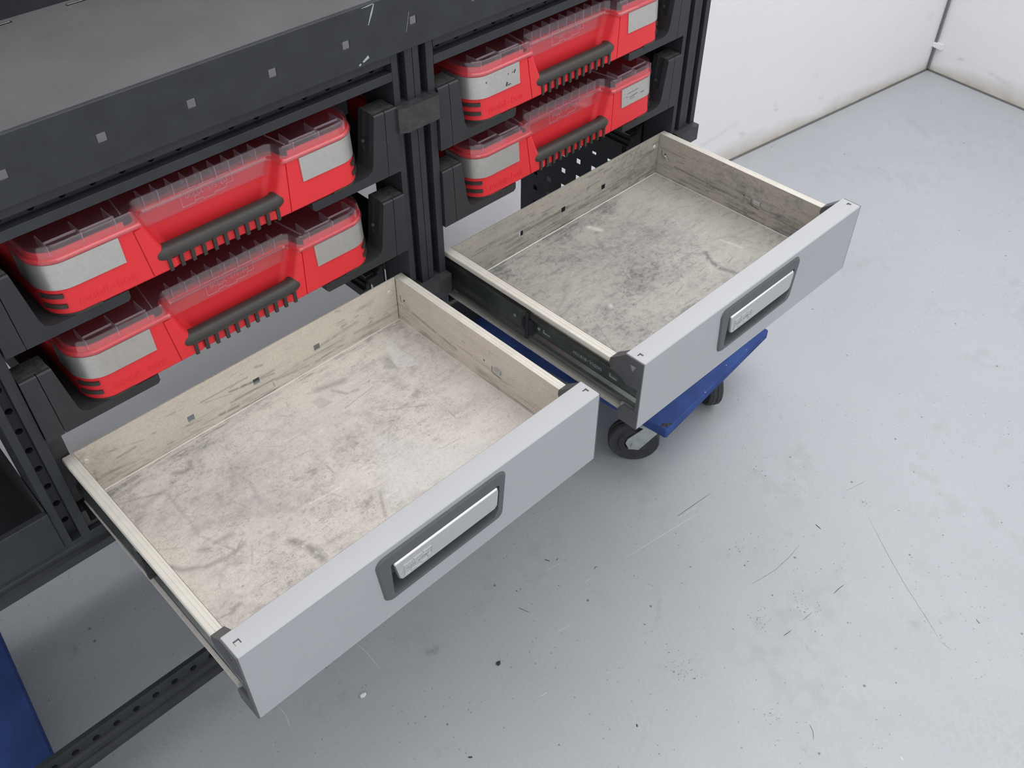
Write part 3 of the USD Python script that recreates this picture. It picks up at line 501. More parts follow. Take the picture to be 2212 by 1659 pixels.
# ---------------------------------------------------------------- red cases with clear lids
def round_ring(pts, radii, n=11):
    out = []
    k = len(pts)
    for i in range(k):
        p, a, b = np.array(pts[i]), np.array(pts[i - 1]), np.array(pts[(i + 1) % k])
        u, v = (a - p) / np.linalg.norm(a - p), (b - p) / np.linalg.norm(b - p)
        th = math.acos(np.clip(u @ v, -1, 1)); d = radii[i] / math.tan(th / 2)
        c = p + (u + v) / np.linalg.norm(u + v) * radii[i] / math.sin(th / 2)
        s, e = p + u * d, p + v * d
        a0, a1 = math.atan2(*(s - c)[::-1]), math.atan2(*(e - c)[::-1])
        da = (a1 - a0 + math.pi) % (2 * math.pi) - math.pi
        for q in np.linspace(0, 1, n): out.append(c + radii[i] * np.array([math.cos(a0 + da * q), math.sin(a0 + da * q)]))
    return np.array(out)
def case_ring(xr, yr, g=0.0, depth=0.30):
    """Plan of a case: rounded front corners, recess for the handle; g grows it outwards."""
    H = 0.197 + g
    q = 0.0037; xr = xr - 0.0037
    return round_ring([(-H, -g), (q - xr - 0.001 + g, -g), (q - xr + 0.003 + g, yr - g), (q + xr - 0.003 - g, yr - g), (q + xr + 0.001 - g, -g), (H, -g), (H, depth + g), (-H, depth + g)],
                      [0.030 + g, 0.008, min(0.009, max(0.001, yr * .4)), min(0.009, max(0.001, yr * .4)), 0.008, 0.030 + g, 0.02, 0.02])
def loft(rings):
    """rings: [(plan ring, z)]; closed at both ends."""
    V = np.vstack([np.column_stack([r, np.full(len(r), z)]) for r, z in rings]); n = len(rings[0][0]); F = []
    for i in range(len(rings) - 1):
        j = np.arange(n); a, b = i * n + j, i * n + (j + 1) % n
        F += [np.stack([a, b, b + n], 1), np.stack([a, b + n, a + n], 1)]
    import mapbox_earcut as ec
    for i, flip in ((0, True), (len(rings) - 1, False)):
        t = np.asarray(ec.triangulate_float64(np.asarray(rings[i][0], np.float64), np.array([n], np.uint32)), int).reshape(-1, 3)
        r = rings[i][0]; e1, e2 = r[t[:, 1]] - r[t[:, 0]], r[t[:, 2]] - r[t[:, 0]]
        cw = (e1[:, 0] * e2[:, 1] - e1[:, 1] * e2[:, 0]) < 0
        t[cw] = t[cw][:, ::-1]
        F.append((t[:, ::-1] if flip else t) + i * n)
    return V, np.vstack(F)
XR = lambda z: 0.066 + 0.024 * np.clip((z - 0.012) / 0.0535, 0, 1) ** 0.7
zs = [0.0120, 0.020, 0.030, 0.042, 0.054]
def bounds_body(g, cut):
    R = [(case_ring(XR(0.012), 0.0018, g - 0.0015), 0.0), (case_ring(XR(0.012), 0.0018, g), 0.002), (case_ring(XR(0.012), 0.0018, g), 0.0120)]
    R += [(case_ring(XR(z), 0.022, g), z) for z in zs] + [(case_ring(XR(0.0655), 0.022, g), 0.0610)]
    return R
BODY = MF(loft(bounds_body(0.0, 0) + [(case_ring(XR(.0655), .022, 0.0016), 0.0612), (case_ring(XR(.0655), .022, 0.0018), 0.0640), (case_ring(XR(.0655), .022, 0.0004), 0.0655)]))
inner = MF(loft([(case_ring(0.075, 0.026, -0.0045), 0.004), (case_ring(0.093, 0.026, -0.0045), 0.08)]))
BODY = BODY - inner
for s in (-1, 1):                                                             # seams of the handle's cheeks; red rim behind the lid's corners
    BODY = BODY - prism(Polygon([(s * 0.0947 , 0.0592), (s * 0.0933, 0.0592), (s * 0.0863, -0.01), (s * 0.0877, -0.01)]), 'y', -0.01, 0.0015) - bx(min(s * .0940, s * .084), max(s * .0940, s * .084), -0.01, 0.0014, 0.0576, 0.0592)
LID = MF(loft([(case_ring(.0905, .0205, 0.0028), 0.0610), (case_ring(.0905, .0205, 0.0034), 0.0618), (case_ring(.0905, .0205, 0.0032), 0.0635), (case_ring(.0905, .0205, 0.0014), 0.0655), (case_ring(.0905, .0205, -0.0012), 0.0782), (case_ring(.0905, .0205, -0.0024), 0.0795)])) \
    - MF(loft([(case_ring(.0905, .0205, 0.0018), 0.06), (case_ring(.0905, .0205, 0.0018), 0.0642), (case_ring(.0905, .0205, -0.0002), 0.0656), (case_ring(.0905, .0205, -0.0026), 0.0780)]))
flap = prism(rpoly([(-0.0775, 0.0470), (0.0860, 0.0470), (0.0888, 0.0640), (-0.0812, 0.0640)], 0.004), 'y', 0.0187, 0.0201)
LID = LID + flap + prism(rpoly([(-0.0765, 0.0462), (0.0850, 0.0462), (0.0850, 0.0478), (-0.0765, 0.0478)], 0.0005), 'y', 0.0178, 0.0201)
def lid_ribs():
    R = []
    for k in range(9):
        x = -0.0675 + 0.01715 * k
        R.append(bx(x - 0.0007, x + 0.0007, 0.0182, 0.034, 0.0662, 0.0803, .0002))
    for s in (-1, 1):
        for x in (0.178, 0.143, 0.108):
            R.append(bx(s * x - 0.0007, s * x + 0.0007, -0.0004, 0.028, 0.0700, 0.0806, .0002))
        R.append(bx(min(s * 0.106, s * 0.142), max(s * .106, s * .142), 0.0050, 0.0064, 0.0780, 0.0806, .0002))
        R.append(bx(min(s * 0.144, s * 0.177), max(s * .144, s * .177), 0.0095, 0.0109, 0.0780, 0.0806, .0002))
        R.append(hull([(s * 0.0985, 0.004, 0.0795), (s * 0.0999, 0.004, 0.0795), (s * 0.0935, 0.05, 0.0795), (s * 0.0921, 0.05, 0.0795), (s * 0.0985, 0.004, 0.0808), (s * 0.0999, 0.004, 0.0808), (s * 0.0935, 0.05, 0.0808), (s * 0.0921, 0.05, 0.0808)]))
    R.append(bx(-0.185, 0.185, 0.06, 0.0615, 0.0790, 0.0806, .0002))
    return cat(*R)
RIBS = lid_ribs()
# embossed brick-like badge on the lid's flap
def badge(x0, x1, z0, z1, y, w, d):
    W, H = x1 - x0, z1 - z0
    L = [[(0, 0), (0, 1), (.30, 1), (.30, .82), (.37, .82), (.37, 1), (.66, 1), (.66, .86), (.72, .86), (.72, 1), (1, 1), (1, .33), (.86, .33), (.86, .12), (.62, .12), (.62, 0), (.40, 0), (.40, .12), (.24, .12), (.24, 0), (0, 0)],
         [(.24, .24), (.24, .36), (.34, .36), (.34, .24)], [(.66, .72), (.80, .72), (.80, .62)]]
    o = [LineString([(x0 + a * W, z0 + b * H) for a, b in l]).buffer(w, cap_style=2, join_style=2) for l in L]
    return prism(unary_union(o), 'y', y - d, y)
EMB = lambda x, z, y: (lambda v: np.column_stack([x + v[:, 0], y - v[:, 2], z + v[:, 1]]))
BADGE = cat(badge(-0.028, 0.036, 0.0492, 0.0672, 0.0187, 0.00032, 0.0007), lettering('MODUL-SYSTEM', 0.0046, 0.052, 0.0007, EMB(-0.0225, 0.0568, 0.0187)))
WORD = lettering('mobil-box', 0.0084, 0.0630, 0.0007, EMB(-0.1685, 0.0088, 0.0002))
def corner_band(s, x_end, y_end, off, half, z0, z1):
    ring = case_ring(0.09, 0.0018, off)
    pts = [p for p in ring[:11]] if s < 0 else [p for p in ring[55:66]]
    pts = [tuple(p) for p in pts if abs(p[0]) >= x_end - .0002 and p[1] <= y_end + .0002]
    side = [(-0.197 - off if s < 0 else 0.197 + off, y_end)] if y_end > 0.031 else []
    front = [(s * x_end, -off)] if x_end < 0.166 else []
    path = side + pts + front if s < 0 else front + pts + side
    return prism(LineString(path).buffer(half, cap_style=2, join_style=2), 'z', z0, z1)
HAND = []
th = np.linspace(0, math.pi / 2, 7)
path = [(-0.0800, 0.0225, 0.0215)] + [(-0.068 - 0.012 * math.cos(a), 0.0165 - 0.0105 * math.sin(a), 0.0205 - 0.001 * math.sin(a)) for a in th] + [(x, 0.0058, 0.0193) for x in np.linspace(-0.06, 0.06, 7)] + \
       [(0.068 + 0.012 * math.sin(a), 0.0165 - 0.0105 * math.cos(a), 0.0195 + 0.001 * math.sin(a)) for a in th] + [(0.0800, 0.0225, 0.0215)]
path = [(a + 0.0015, b, c) for a, b, c in path]
GRIP = pipe(path, np.array([(0.0098, 0.0083)] * len(path)), 18)
RIB = lambda x: hull([(x + a, y, z) for a in (-0.0021, 0.0021) for y, z in ((-0.0022, 0.016), (-0.0012, -0.0006), (0.0018, -0.0006), (0.0022, 0.016))])
FOOT = prism(LineString([(-0.0715, 0), (0.0715, 0)]).buffer(0.0011, cap_style=2), 'z', 0, .001)
for s in (-1, 1): BODY = BODY + corner_band(s, 0.1000, 0.27, -0.0030, 0.0008, 0.0600, 0.0718)
def move(m, x, y, z):
    """To its place; the case's front leans out a little towards the bottom."""
    v, f = tri(m); v = v.copy(); k = np.clip(1 - v[:, 2] / 0.0612, 0, 1.1)
    v[:, 1] -= 0.0045 * k * np.clip(1 - v[:, 1] / 0.06, 0, 1.1); v[:, 2] -= 0.0018 * k
    return v + [x, y, z], f
def make_case(xc, zc, label, yc=0.0, scuffs=None):
    t = thing('assortment_case', label, 'case', (xc, yc, zc), 'red assortment cases in the racking')
    mv = lambda m: move(m, xc, yc, zc)
    b = obj('body', mv(BODY), 'red_plastic', t, smooth=28)
    obj('raised_word', mv(WORD), 'red_plastic', b, smooth=False)
    lid = obj('lid', mv(LID), 'clear_lid', t, smooth=28, label='clear plastic lid')
    obj('lid_ribs', mv(RIBS), 'clear_edge', lid, smooth=False)
    obj('embossed_badge', mv(BADGE), 'clear_edge', lid, smooth=False)
    g = obj('handle', mv(GRIP), 'rubber', t, smooth=60, label='dark rubber grip')
    for k in range(11):
        obj('handle_rib', mv(RIB(-0.0675 + 0.0138 * k)), 'rubber', g)
    for s in (-1, 1):
        pl = obj('label_plate', mv(corner_band(s, 0.111, 0.055, 0.0006, 0.0008, 0.0310, 0.0597)), 'plate_metal', t, smooth=40, label='brushed metal label plate wrapped round the corner')
        if scuffs and s == scuffs[0]:
            obj('scuff_marks', cat(*[mv(ribbon([(a, -0.0014, b), (c, -0.0014, d)], w, (0, -1, 0))) for a, b, c, d, w in scuffs[1]]), 'scuff', pl, smooth=False)
        for z in (0.0215, 0.0095):
            obj('bumper', mv(corner_band(s, 0.1770, 0.0225, 0.0004, 0.0019, z, z + 0.0044)), 'rubber', t, smooth=28)
        obj('foot_strip', mv(corner_band(s, 0.148, 0.06, -0.0004, 0.0013, -0.0002, 0.0022)), 'rubber', t, smooth=28)
    return t
sc1 = (-1, [(-0.1365, 0.0350, -0.1345, 0.0400, .0028), (-0.1335, 0.0350, -0.1295, 0.0362, .0014), (-0.1290, 0.0352, -0.1275, 0.0356, .001), (-0.1215, 0.0480, -0.1185, 0.0520, .0022), (-0.1250, 0.0490, -0.1235, 0.0500, .0012), (-0.1330, 0.0490, -0.1310, 0.0505, .001), (-0.1720, 0.0500, -0.1705, 0.0512, .0014)])
sc2 = (1, [(0.1240, 0.0490, 0.1500, 0.0500, .0006), (0.1290, 0.0420, 0.1480, 0.0440, .0008), (0.1300, 0.0390, 0.1420, 0.0400, .0006), (0.1560, 0.0415, 0.1640, 0.0420, .0008), (0.1200, 0.0450, 0.1260, 0.0446, .0005)])
make_case(XA + .001, ZU + 0.0148, 'red case with clear lid and black handle, upper one in the left bay')
make_case(XA + .001, ZL + 0.0147, 'red case with clear lid and black handle, lower one in the left bay')
make_case(XB + .001, ZU + 0.0152, 'red case in the right bay, upper one, black scuffs on its left metal plate', scuffs=sc1)
make_case(XB + .001, ZL + 0.0182, 'red case in the right bay, lower one, scratched right metal plate', scuffs=sc2)

# ---------------------------------------------------------------- drawers
W, HP, TP, DEP, RW = 0.5, 0.1157, 0.0307, 0.3704, 0.0136
ZT = 0.677; ZR = ZT - 0.0224; ZF = ZR - 0.0762
def loft_hull(a, b):
    return hull(np.vstack([a, b]))
def ring3(poly, y): return np.array([(x, y, z) for x, z in list(poly.exterior.coords)[:-1]])
def sheet_paint(nu, nv, uu, vv, base, dark, seed, amount, low, aniso=(40, 160)):
    Ug, Vg = np.meshgrid(uu, vv, indexing='ij')
    q = lambda a, b, o, s: meshkit.fbm(np.stack([Ug * a, Vg * b, np.zeros_like(Ug) + s], -1), o, s)
    n1, n2, n3, n4 = q(6, 8, 5, seed), q(24, 30, 6, seed + 3), q(aniso[0], aniso[1], 5, seed + 7), q(240, 280, 4, seed + 11)
    n5 = q(90, 110, 5, seed + 17)
    mask = np.clip((n1 - .34) / .3, 0, 1)
    k = np.clip((n1 - 0.40) / 0.4, 0, 1) * 0.20 + np.clip((n2 - 0.44) / 0.36, 0, 1) * 0.34 * (0.3 + 0.7 * mask) + np.clip((n3 - 0.52) / 0.30, 0, 1) * 0.22 + np.clip((n5 - 0.52) / 0.3, 0, 1) * 0.25 * (0.3 + mask)
    k += np.clip((n4 - 0.56) / 0.16, 0, 1) * 0.28 * (0.25 + mask) * (0.4 + n2)
    k = np.clip(k * amount, 0, 0.9)[..., None]
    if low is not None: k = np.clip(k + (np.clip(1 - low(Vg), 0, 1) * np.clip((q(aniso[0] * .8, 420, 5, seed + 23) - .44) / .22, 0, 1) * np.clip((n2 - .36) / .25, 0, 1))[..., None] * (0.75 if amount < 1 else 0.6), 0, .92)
    Cg = np.asarray(base) * (1 + 0.07 * (n2 - .5))[..., None] * (1 - k) + np.asarray(dark) * k
    return Ug, Vg, Cg
def make_drawer(X0, YF, label, kind):
    t = thing('drawer', label, 'drawer', (X0 + W / 2, YF, ZT - HP), 'pulled-out drawers')
    yb = YF + DEP; x1 = X0 + W
    # front panel with handle opening and two square holes in its top
    pts = [(.1595, -.0098), (.3430, -.0093), (.3365, -.0842), (.1665, -.0848)]
    outer = Polygon([(X0 + a, ZT + b) for a, b in pts]).buffer(-.0105, join_style=2).buffer(.0105, 10)
    panel = bx(X0 + .0008, x1 - .0008, YF, YF + TP, ZT - HP, ZT, .0011) - prism(outer.buffer(-.001), 'y', YF - .01, YF + .024)
    for xh in (X0 + .0103, x1 - .0096):
        panel = panel - bx(xh - .0033, xh + .0033, YF + .0120, YF + .0180, ZT - .004, ZT + .01)
    for xa, xb in ((X0, X0 + .0128), (x1 - .0128, x1)):                             # pockets the slides run into
        panel = panel - bx(xa - .001, xb + .001, YF + .0064, YF + TP + .01, ZT - .0868, ZT - .0440)
    fp = obj('front_panel', panel, 'silver_paint', t, smooth=30, label='pale grey painted front with a folded top edge')
    for xh in (X0 + .0103, x1 - .0096):
        obj('peg', bx(xh - .0026, xh + .0026, YF + .0128, YF + .0172, ZT - .0041, ZT - .0018), 'plate_metal', fp)
    a = Polygon([(X0 + x, ZT + z) for x, z in [(.1765, -.0255), (.3315, -.0255), (.3325, -.0300), (.3295, -.0680), (.3225, -.0790), (.1800, -.0790), (.1765, -.0740)]])
    b = Polygon([(X0 + x, ZT + z) for x, z in [(.1830, -.0262), (.3250, -.0262), (.3255, -.0300), (.3240, -.0680), (.3200, -.0745), (.1860, -.0745), (.1840, -.0720)]])
    cav = loft_hull(ring3(a.buffer(-.003).buffer(.003, 6), YF - .0035), ring3(b.buffer(-.003).buffer(.003, 6), YF + .0185))
    rim = loft_hull(ring3(outer.buffer(.0012, 8), YF - .0002), ring3(outer.buffer(-.0012, 8), YF - .0024))
    bz = (rim + prism(outer.buffer(-.0012), 'y', YF - .001, YF + .0215)) - cav
    hb = obj('handle_bezel', bz, 'bezel_plastic', t, smooth=30, label='dark grey recessed handle surround')
    gp = Polygon([(X0 + x, ZT + z) for x, z in [(.1800, -.0270), (.3285, -.0272), (.3290, -.0340), (.3270, -.0560), (.3230, -.0600), (.1875, -.0602), (.1845, -.0560)]]).buffer(-.002).buffer(.002, 6)
    gp2 = affinity.scale(gp, .985, .90)
    gr = loft_hull(np.vstack([ring3(gp2, YF - .0042), ring3(gp, YF - .0022)]), ring3(affinity.translate(affinity.scale(gp, .99, .9), 0, .001), YF + .004))
    g = obj('handle', gr, 'grip_metal', hb, smooth=30, label='brushed silver pull plate')
    yq = YF - .0042
    obj('embossed_badge', cat(badge(X0 + .1915, X0 + .2290, ZT - .0555, ZT - .0390, yq, .00028, .0006), lettering('MODUL-SYSTEM', .0030, .0300, .0006, EMB(X0 + .1950, ZT - .0480, yq))), 'grip_metal', g, smooth=False)
    # plastic end caps
    CP = [(.0004, -.0006), (.0290, -.0006), (.0330, -.0050), (.0480, -.0175), (.0530, -.0215), (.0540, -.0290), (.0514, -.0384), (.0345, -.0417), (.0227, -.0491), (.0057, -.0462), (.0052, -.0560), (.0062, -.0856), (.0255, -.0861), (.0335, -.0985), (.0325, -.1150), (.0004, -.1150)]
    for s, xe in ((1, X0), (-1, x1)):
        capp = Polygon([(YF + a, ZT + b) for a, b in CP])
        lo, hi = sorted((xe - s * .0004, xe + s * .0030))
        cap = prism(capp, 'x', lo, hi)
        wing = prism(Polygon([(YF + a, ZT + b) for a, b in CP[1:8]]), 'x', *sorted((xe - s * .0004, xe + s * .0150)))
        foot = prism(Polygon([(YF + a, ZT + b) for a, b in [(.0005, -.0875), (.0250, -.0875), (.0325, -.0985), (.0318, -.1150), (.0005, -.1150)]]), 'x', *sorted((xe - s * .0004, xe + s * .014)))
        tri_ = prism(Polygon([(YF + a, ZT + b) for a, b in [(.0115, -.0120), (.0225, -.0125), (.0165, -.0245)]]), 'x', *sorted((xe - s * .002, xe + s * .0016)))
        c = obj('end_cap', (cap + wing + (foot - bx(X0 + .0008, x1 - .0008, YF, YF + TP, ZT - HP, ZT))) - tri_, 'cap_plastic', t, label='dark grey plastic end cap with a triangular mark')
        obj('mark', prism(Polygon([(YF + a, ZT + b) for a, b in [(.0120, -.0124), (.0220, -.0129), (.0165, -.0238)]]), 'x', *sorted((xe + s * .0010, xe + s * .0017))), 'plate_metal', c)
    # side rails: hollow sections with two ridges along the top
    for s, xe in ((1, X0), (-1, x1)):
        R = [(.0006, ZR - .0075), (0, ZR - .0070), (0, ZR - .0022), (.0008, ZR - .0006), (.0022, ZR), (.0050, ZR), (.0056, ZR - .0006), (.0062, ZR), (.0098, ZR), (.0104, ZR - .0005), (.0110, ZR), (.0130, ZR), (.0136, ZR - .0006), (.0136, ZF - .003), (.0129, ZF - .003), (.0129, ZR - .0016), (.0012, ZR - .0016), (.0012, ZR - .0075)]
        obj('side_rail', prism(Polygon([(xe + s * a, z) for a, z in R]), 'y', YF + TP, yb), 'cream_steel', t, smooth=30)
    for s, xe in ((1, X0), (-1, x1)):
        obj('side_shade_strip', bx(*sorted((xe + s * .0124, xe + s * .0129)), YF + TP, yb - .012, ZF - .003, ZF + .0165), 'seal_grey', t, label='grey strip added as shade on the lower drawer side')  # added grey strip: shade below the slide, put over the cream side
    base, dark = ((0.675, 0.64, 0.59), (0.25, 0.24, 0.235)) if kind == 'A' else ((0.465, 0.445, 0.41), (0.16, 0.165, 0.165))
    amt = 0.72 if kind == 'A' else 1.1
    # bottom
    xs = np.linspace(X0 + RW, x1 - RW, 470); ys = np.linspace(YF + TP, yb - .0016, 338)
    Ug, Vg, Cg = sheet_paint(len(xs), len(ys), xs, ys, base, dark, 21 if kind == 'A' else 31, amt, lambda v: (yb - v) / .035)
    rg = np.random.default_rng(8 if kind == 'A' else 9)
    for k in range(150 if kind == 'A' else 240):
        x, y = rg.uniform(xs[0], xs[-1]), rg.uniform(ys[0], ys[-1]); a = rg.normal(0, .25) if rg.random() < .6 else rg.uniform(0, 3.1); l = rg.exponential(.012) + .003
        col = dark if rg.random() < .72 else np.minimum(1, np.array(base) * 1.25)
        stroke(Cg, Ug, Vg, [(x, y), (x + l * math.cos(a), y + l * math.sin(a))], rg.uniform(.0004, .001), col, rg.uniform(.2, .6), .8)
    for k in range(90):
        x, y = rg.uniform(xs[0], xs[-1]), rg.uniform(ys[0], ys[-1])
        stroke(Cg, Ug, Vg, [(x, y), (x + .001, y)], rg.uniform(.0004, .0009), (.10, .10, .10) if kind == 'A' else (.08, .085, .085), rg.uniform(.3, .7), .8)
    for it in BOTTOM[kind]:
        if it[0] == 's': stroke(Cg, Ug, Vg, [(X0 + a, YF + b) for a, b in it[1]], it[2], it[3], it[4], it[5], it[6])
        else: area(Cg, Ug, Vg, [(X0 + a, YF + b) for a, b in it[1]], it[2], it[3], it[4], broken=it[5])
    ver = np.column_stack([Ug.ravel(), Vg.ravel(), np.full(Ug.size, ZF)])
    pv, pf = tri(bx(X0 + .002, x1 - .002, YF + TP, yb, ZF - .003, ZF - .0004))
    obj('bottom', (np.vstack([ver, pv]), np.vstack([grid_faces(len(xs), len(ys)), pf + len(ver)])), 'drawer_sheet', t, paint=np.vstack([Cg.reshape(-1, 3), np.tile(base, (len(pv), 1))]))
    obj('bend', prism(Polygon([(yb - .0016, ZF), (yb - .0026, ZF), (yb - .0019, ZF + .0003), (yb - .0016, ZF + .0010)]), 'x', X0 + RW, x1 - RW), 'cream_steel', t, smooth=60)
    obj('bend', prism(Polygon([(x1 - RW, ZF), (x1 - RW - .0010, ZF), (x1 - RW - .0003, ZF + .0003), (x1 - RW, ZF + .0010)]), 'y', YF + TP, yb - .0016), 'cream_steel', t, smooth=60)
    obj('bend', prism(Polygon([(X0 + RW, ZF), (X0 + RW + .0010, ZF), (X0 + RW + .0003, ZF + .0003), (X0 + RW, ZF + .0010)]), 'y', YF + TP, yb - .0016), 'cream_steel', t, smooth=60)
    base = tuple(np.array(base) * [.99, .955, .90])                               # the upright sheets are a little warmer, less dusted
    # back wall with three square holes
    hx = [X0 + q for q in (.1543, .2500, .3457)]; hz = ZT - .0658
    xs = np.linspace(X0 + RW, x1 - RW - .0013, 400); zz = np.linspace(ZF, ZR, 68)
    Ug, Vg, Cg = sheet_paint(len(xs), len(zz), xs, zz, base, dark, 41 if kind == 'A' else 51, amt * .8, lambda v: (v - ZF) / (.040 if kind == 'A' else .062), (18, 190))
    low = np.clip(1.15 - (Vg - ZF) / .055, 0, 1)
    for k in range(26 if kind == 'A' else 80):
        x = rg.uniform(xs[0], xs[-1]); z = ZF + (ZR - ZF) * rg.beta(1.2, 2.4 if kind == 'A' else 1.7); l = rg.exponential(.014) + .003
        stroke(Cg, Ug, Vg, [(x, z), (x + l, z + rg.normal(0, .0012))], rg.uniform(.0006, .0016), dark if kind == 'A' else (.15, .14, .13), rg.uniform(.2, .75), .8)
    for p_, w_, o_ in WALL_STREAKS[kind]: stroke(Cg, Ug, Vg, p_, w_, (.13, .12, .115), o_, 1.0, .45)
    uc, vc = (xs[:-1] + xs[1:]) / 2, (zz[:-1] + zz[1:]) / 2
    keep = np.ones((len(xs) - 1, len(zz) - 1), bool)
    for h in hx: keep &= ~((np.abs(uc - h) < .0050)[:, None] & (np.abs(vc - hz) < .0050)[None, :])
    ver = np.column_stack([Ug.ravel(), np.full(Ug.size, yb - .0016), Vg.ravel()])
    plate = prism(sbox(X0 + RW, ZF - .003, x1 - RW - .0013, ZR).difference(unary_union([rpoly(sbox(h - .0052, hz - .0052, h + .0052, hz + .0052), .0015) for h in hx])), 'y', yb - .0014, yb)
    pv, pf = tri(plate)
    bw = obj('back_wall', (np.vstack([ver, pv]), np.vstack([grid_faces(len(xs), len(zz), keep)[:, ::1], pf + len(ver)])), 'drawer_sheet', t, paint=np.vstack([Cg.reshape(-1, 3), np.tile(base, (len(pv), 1))]))
    obj('corner_shade_strip', bx(x1 - RW - .0013, x1 - RW - .0002, yb - .0009, yb - .0002, ZF + .002, ZR - .006), 'tyre', bw, label='dark strip added as shade in the corner slit')  # added dark strip standing in for the shade inside the open corner gap
    for q in (.0228, .4740):
        obj('rivet', cyl([X0 + q, yb - .0016, ZT - .0430], [X0 + q, yb - .0030, ZT - .0430], .0036, .0026, n=14), 'cream_steel', bw)
    # inner face of the right rail
    yy = np.linspace(YF + TP, yb - .0016, 300)
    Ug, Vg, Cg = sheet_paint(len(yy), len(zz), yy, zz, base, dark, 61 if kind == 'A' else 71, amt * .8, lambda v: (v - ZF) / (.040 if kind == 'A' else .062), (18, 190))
    for k in range(10 if kind == 'A' else 55):
        y = rg.uniform(yy[0], yy[-1]); z = ZF + (ZR - ZF) * rg.beta(1.2, 2.2); l = rg.exponential(.014) + .003
        stroke(Cg, Ug, Vg, [(y, z), (y + l, z + rg.normal(0, .0018))], rg.uniform(.0006, .0015), dark if kind == 'A' else (.15, .14, .13), rg.uniform(.2, .65), .8)
    if kind == 'A': stroke(Cg, Ug, Vg, [(YF + .335, ZF + .030), (YF + .285, ZF + .024), (YF + .245, ZF + .020)], .0022, (.22, .2, .18), .7, .9, .5)
    else: stroke(Cg, Ug, Vg, [(YF + .33, ZF + .028), (YF + .25, ZF + .026), (YF + .17, ZF + .027)], .0016, (.12, .11, .1), .7, .9, .4)
    sr = obj('inner_face', (np.column_stack([np.full(Ug.size, x1 - RW - .0002), Ug.ravel(), Vg.ravel()]), grid_faces(len(yy), len(zz))[:, ::-1]), 'drawer_sheet', t, paint=Cg.reshape(-1, 3))
    xi = x1 - RW - .0002
    obj('inner_face', (np.column_stack([np.full(Ug.size, X0 + RW + .0002), Ug.ravel(), Vg.ravel()]), grid_faces(len(yy), len(zz))), 'drawer_sheet', t, paint=Cg[::-1].reshape(-1, 3))
    # stamped tabs and clips on the right side
    hk = obj('hook_clip', pipe([(xi, YF + .3520, ZT - .0570), (xi - .0045, YF + .3500, ZT - .0560), (xi - .0050, YF + .3460, ZT - .0570), (xi - .0045, YF + .3440, ZT - .0620), (xi - .002, YF + .3435, ZT - .0660)], .0011, 8), 'zinc', t)
    obj('stamped_edge', cat(ribbon([(xi, YF + .3610, ZT - .0500), (xi, YF + .3610, ZT - .0600), (xi, YF + .3530, ZT - .0640)], .0010, (-1, 0, 0)), ribbon([(xi, YF + .3545, ZT - .0560), (xi, YF + .3515, ZT - .0565)], .0035, (-1, 0, 0))), 'scuff', hk, smooth=False)
    sc = obj('spring_clip', bx(xi - .0030, xi, YF + .1560, YF + .1690, ZT - .0680, ZT - .0610, .0006) + bx(xi - .0045, xi, YF + .1555, YF + .1680, ZT - .0620, ZT - .0600, .0005), 'zinc', t)
    obj('stamped_edge', cat(ribbon([(xi, YF + .1735, ZT - .0620), (xi, YF + .1735, ZT - .0730), (xi, YF + .1560, ZT - .0745)], .0010, (-1, 0, 0)), ribbon([(xi, YF + .1900, ZT - .0612), (xi, YF + .1870, ZT - .0625)], .0018, (-1, 0, 0))), 'scuff', sc, smooth=False)
    # telescopic slides either side
    for s, xe in ((-1, X0), (1, x1)):
        xw = lambda a: xe + s * (a - .0112); Zs = ZT - .0045
        I = LineString([(xw(.0006), Zs - .0412), (xw(.0058), Zs - .0412), (xw(.0058), Zs - .0450), (xw(.0028), Zs - .0475), (xw(.0028), Zs - .0670), (xw(.0072), Zs - .0706), (xw(.0072), Zs - .0765), (xw(.0006), Zs - .0770)]).buffer(.0006, cap_style=2)
        O = LineString([(xw(.0012), Zs - .0350), (xw(.0088), Zs - .0350), (xw(.0088), Zs - .0400), (xw(.0060), Zs - .0430), (xw(.0060), Zs - .0655), (xw(.0094), Zs - .0700), (xw(.0094), Zs - .0775), (xw(.0012), Zs - .0782)]).buffer(.0006, cap_style=2)
        sl = obj('slide', prism(I, 'y', YF + .0072, YF + DEP - .05), 'zinc_slide', t, smooth=25, label='zinc-plated telescopic slide')
        obj('slide_member', prism(O, 'y', YF + .2045, 0.022), 'zinc_slide', sl, smooth=25)
        obj('latch', bx(*sorted((xw(.0070), xw(.0112))), YF + .2015, YF + .2065, Zs - .0800, Zs - .0345, .0006) + prism(rpoly([(YF + .194, Zs - .070), (YF + .203, Zs - .072), (YF + .203, Zs - .046), (YF + .194, Zs - .050)], .002), 'x', *sorted((xw(.0030), xw(.0095)))), 'black_plastic', sl)
        obj('latch_spring', prism(rpoly([(YF + .2085, Zs - .070), (YF + .2150, Zs - .064), (YF + .2150, Zs - .050), (YF + .2100, Zs - .044)], .001), 'x', *sorted((xw(.0066), xw(.0085)))), 'black_plastic', sl)
        for yy_ in (.186, .230):
            obj('rivet', cyl([xw(.0028), YF + yy_, Zs - .0560], [xw(.0072 if yy_ > .2 else .004), YF + yy_, Zs - .0560], .0024, n=12), 'zinc', sl)
        for yy_ in (.165, .045):
            obj('stamped_tab', bx(*sorted((xw(.0028), xw(.0045))), YF + yy_, YF + yy_ + .012, Zs - .0575, Zs - .0560) + bx(*sorted((xw(.0028), xw(.0045))), YF + yy_ + .011, YF + yy_ + .0125, Zs - .0575, Zs - .0520), 'zinc', sl)
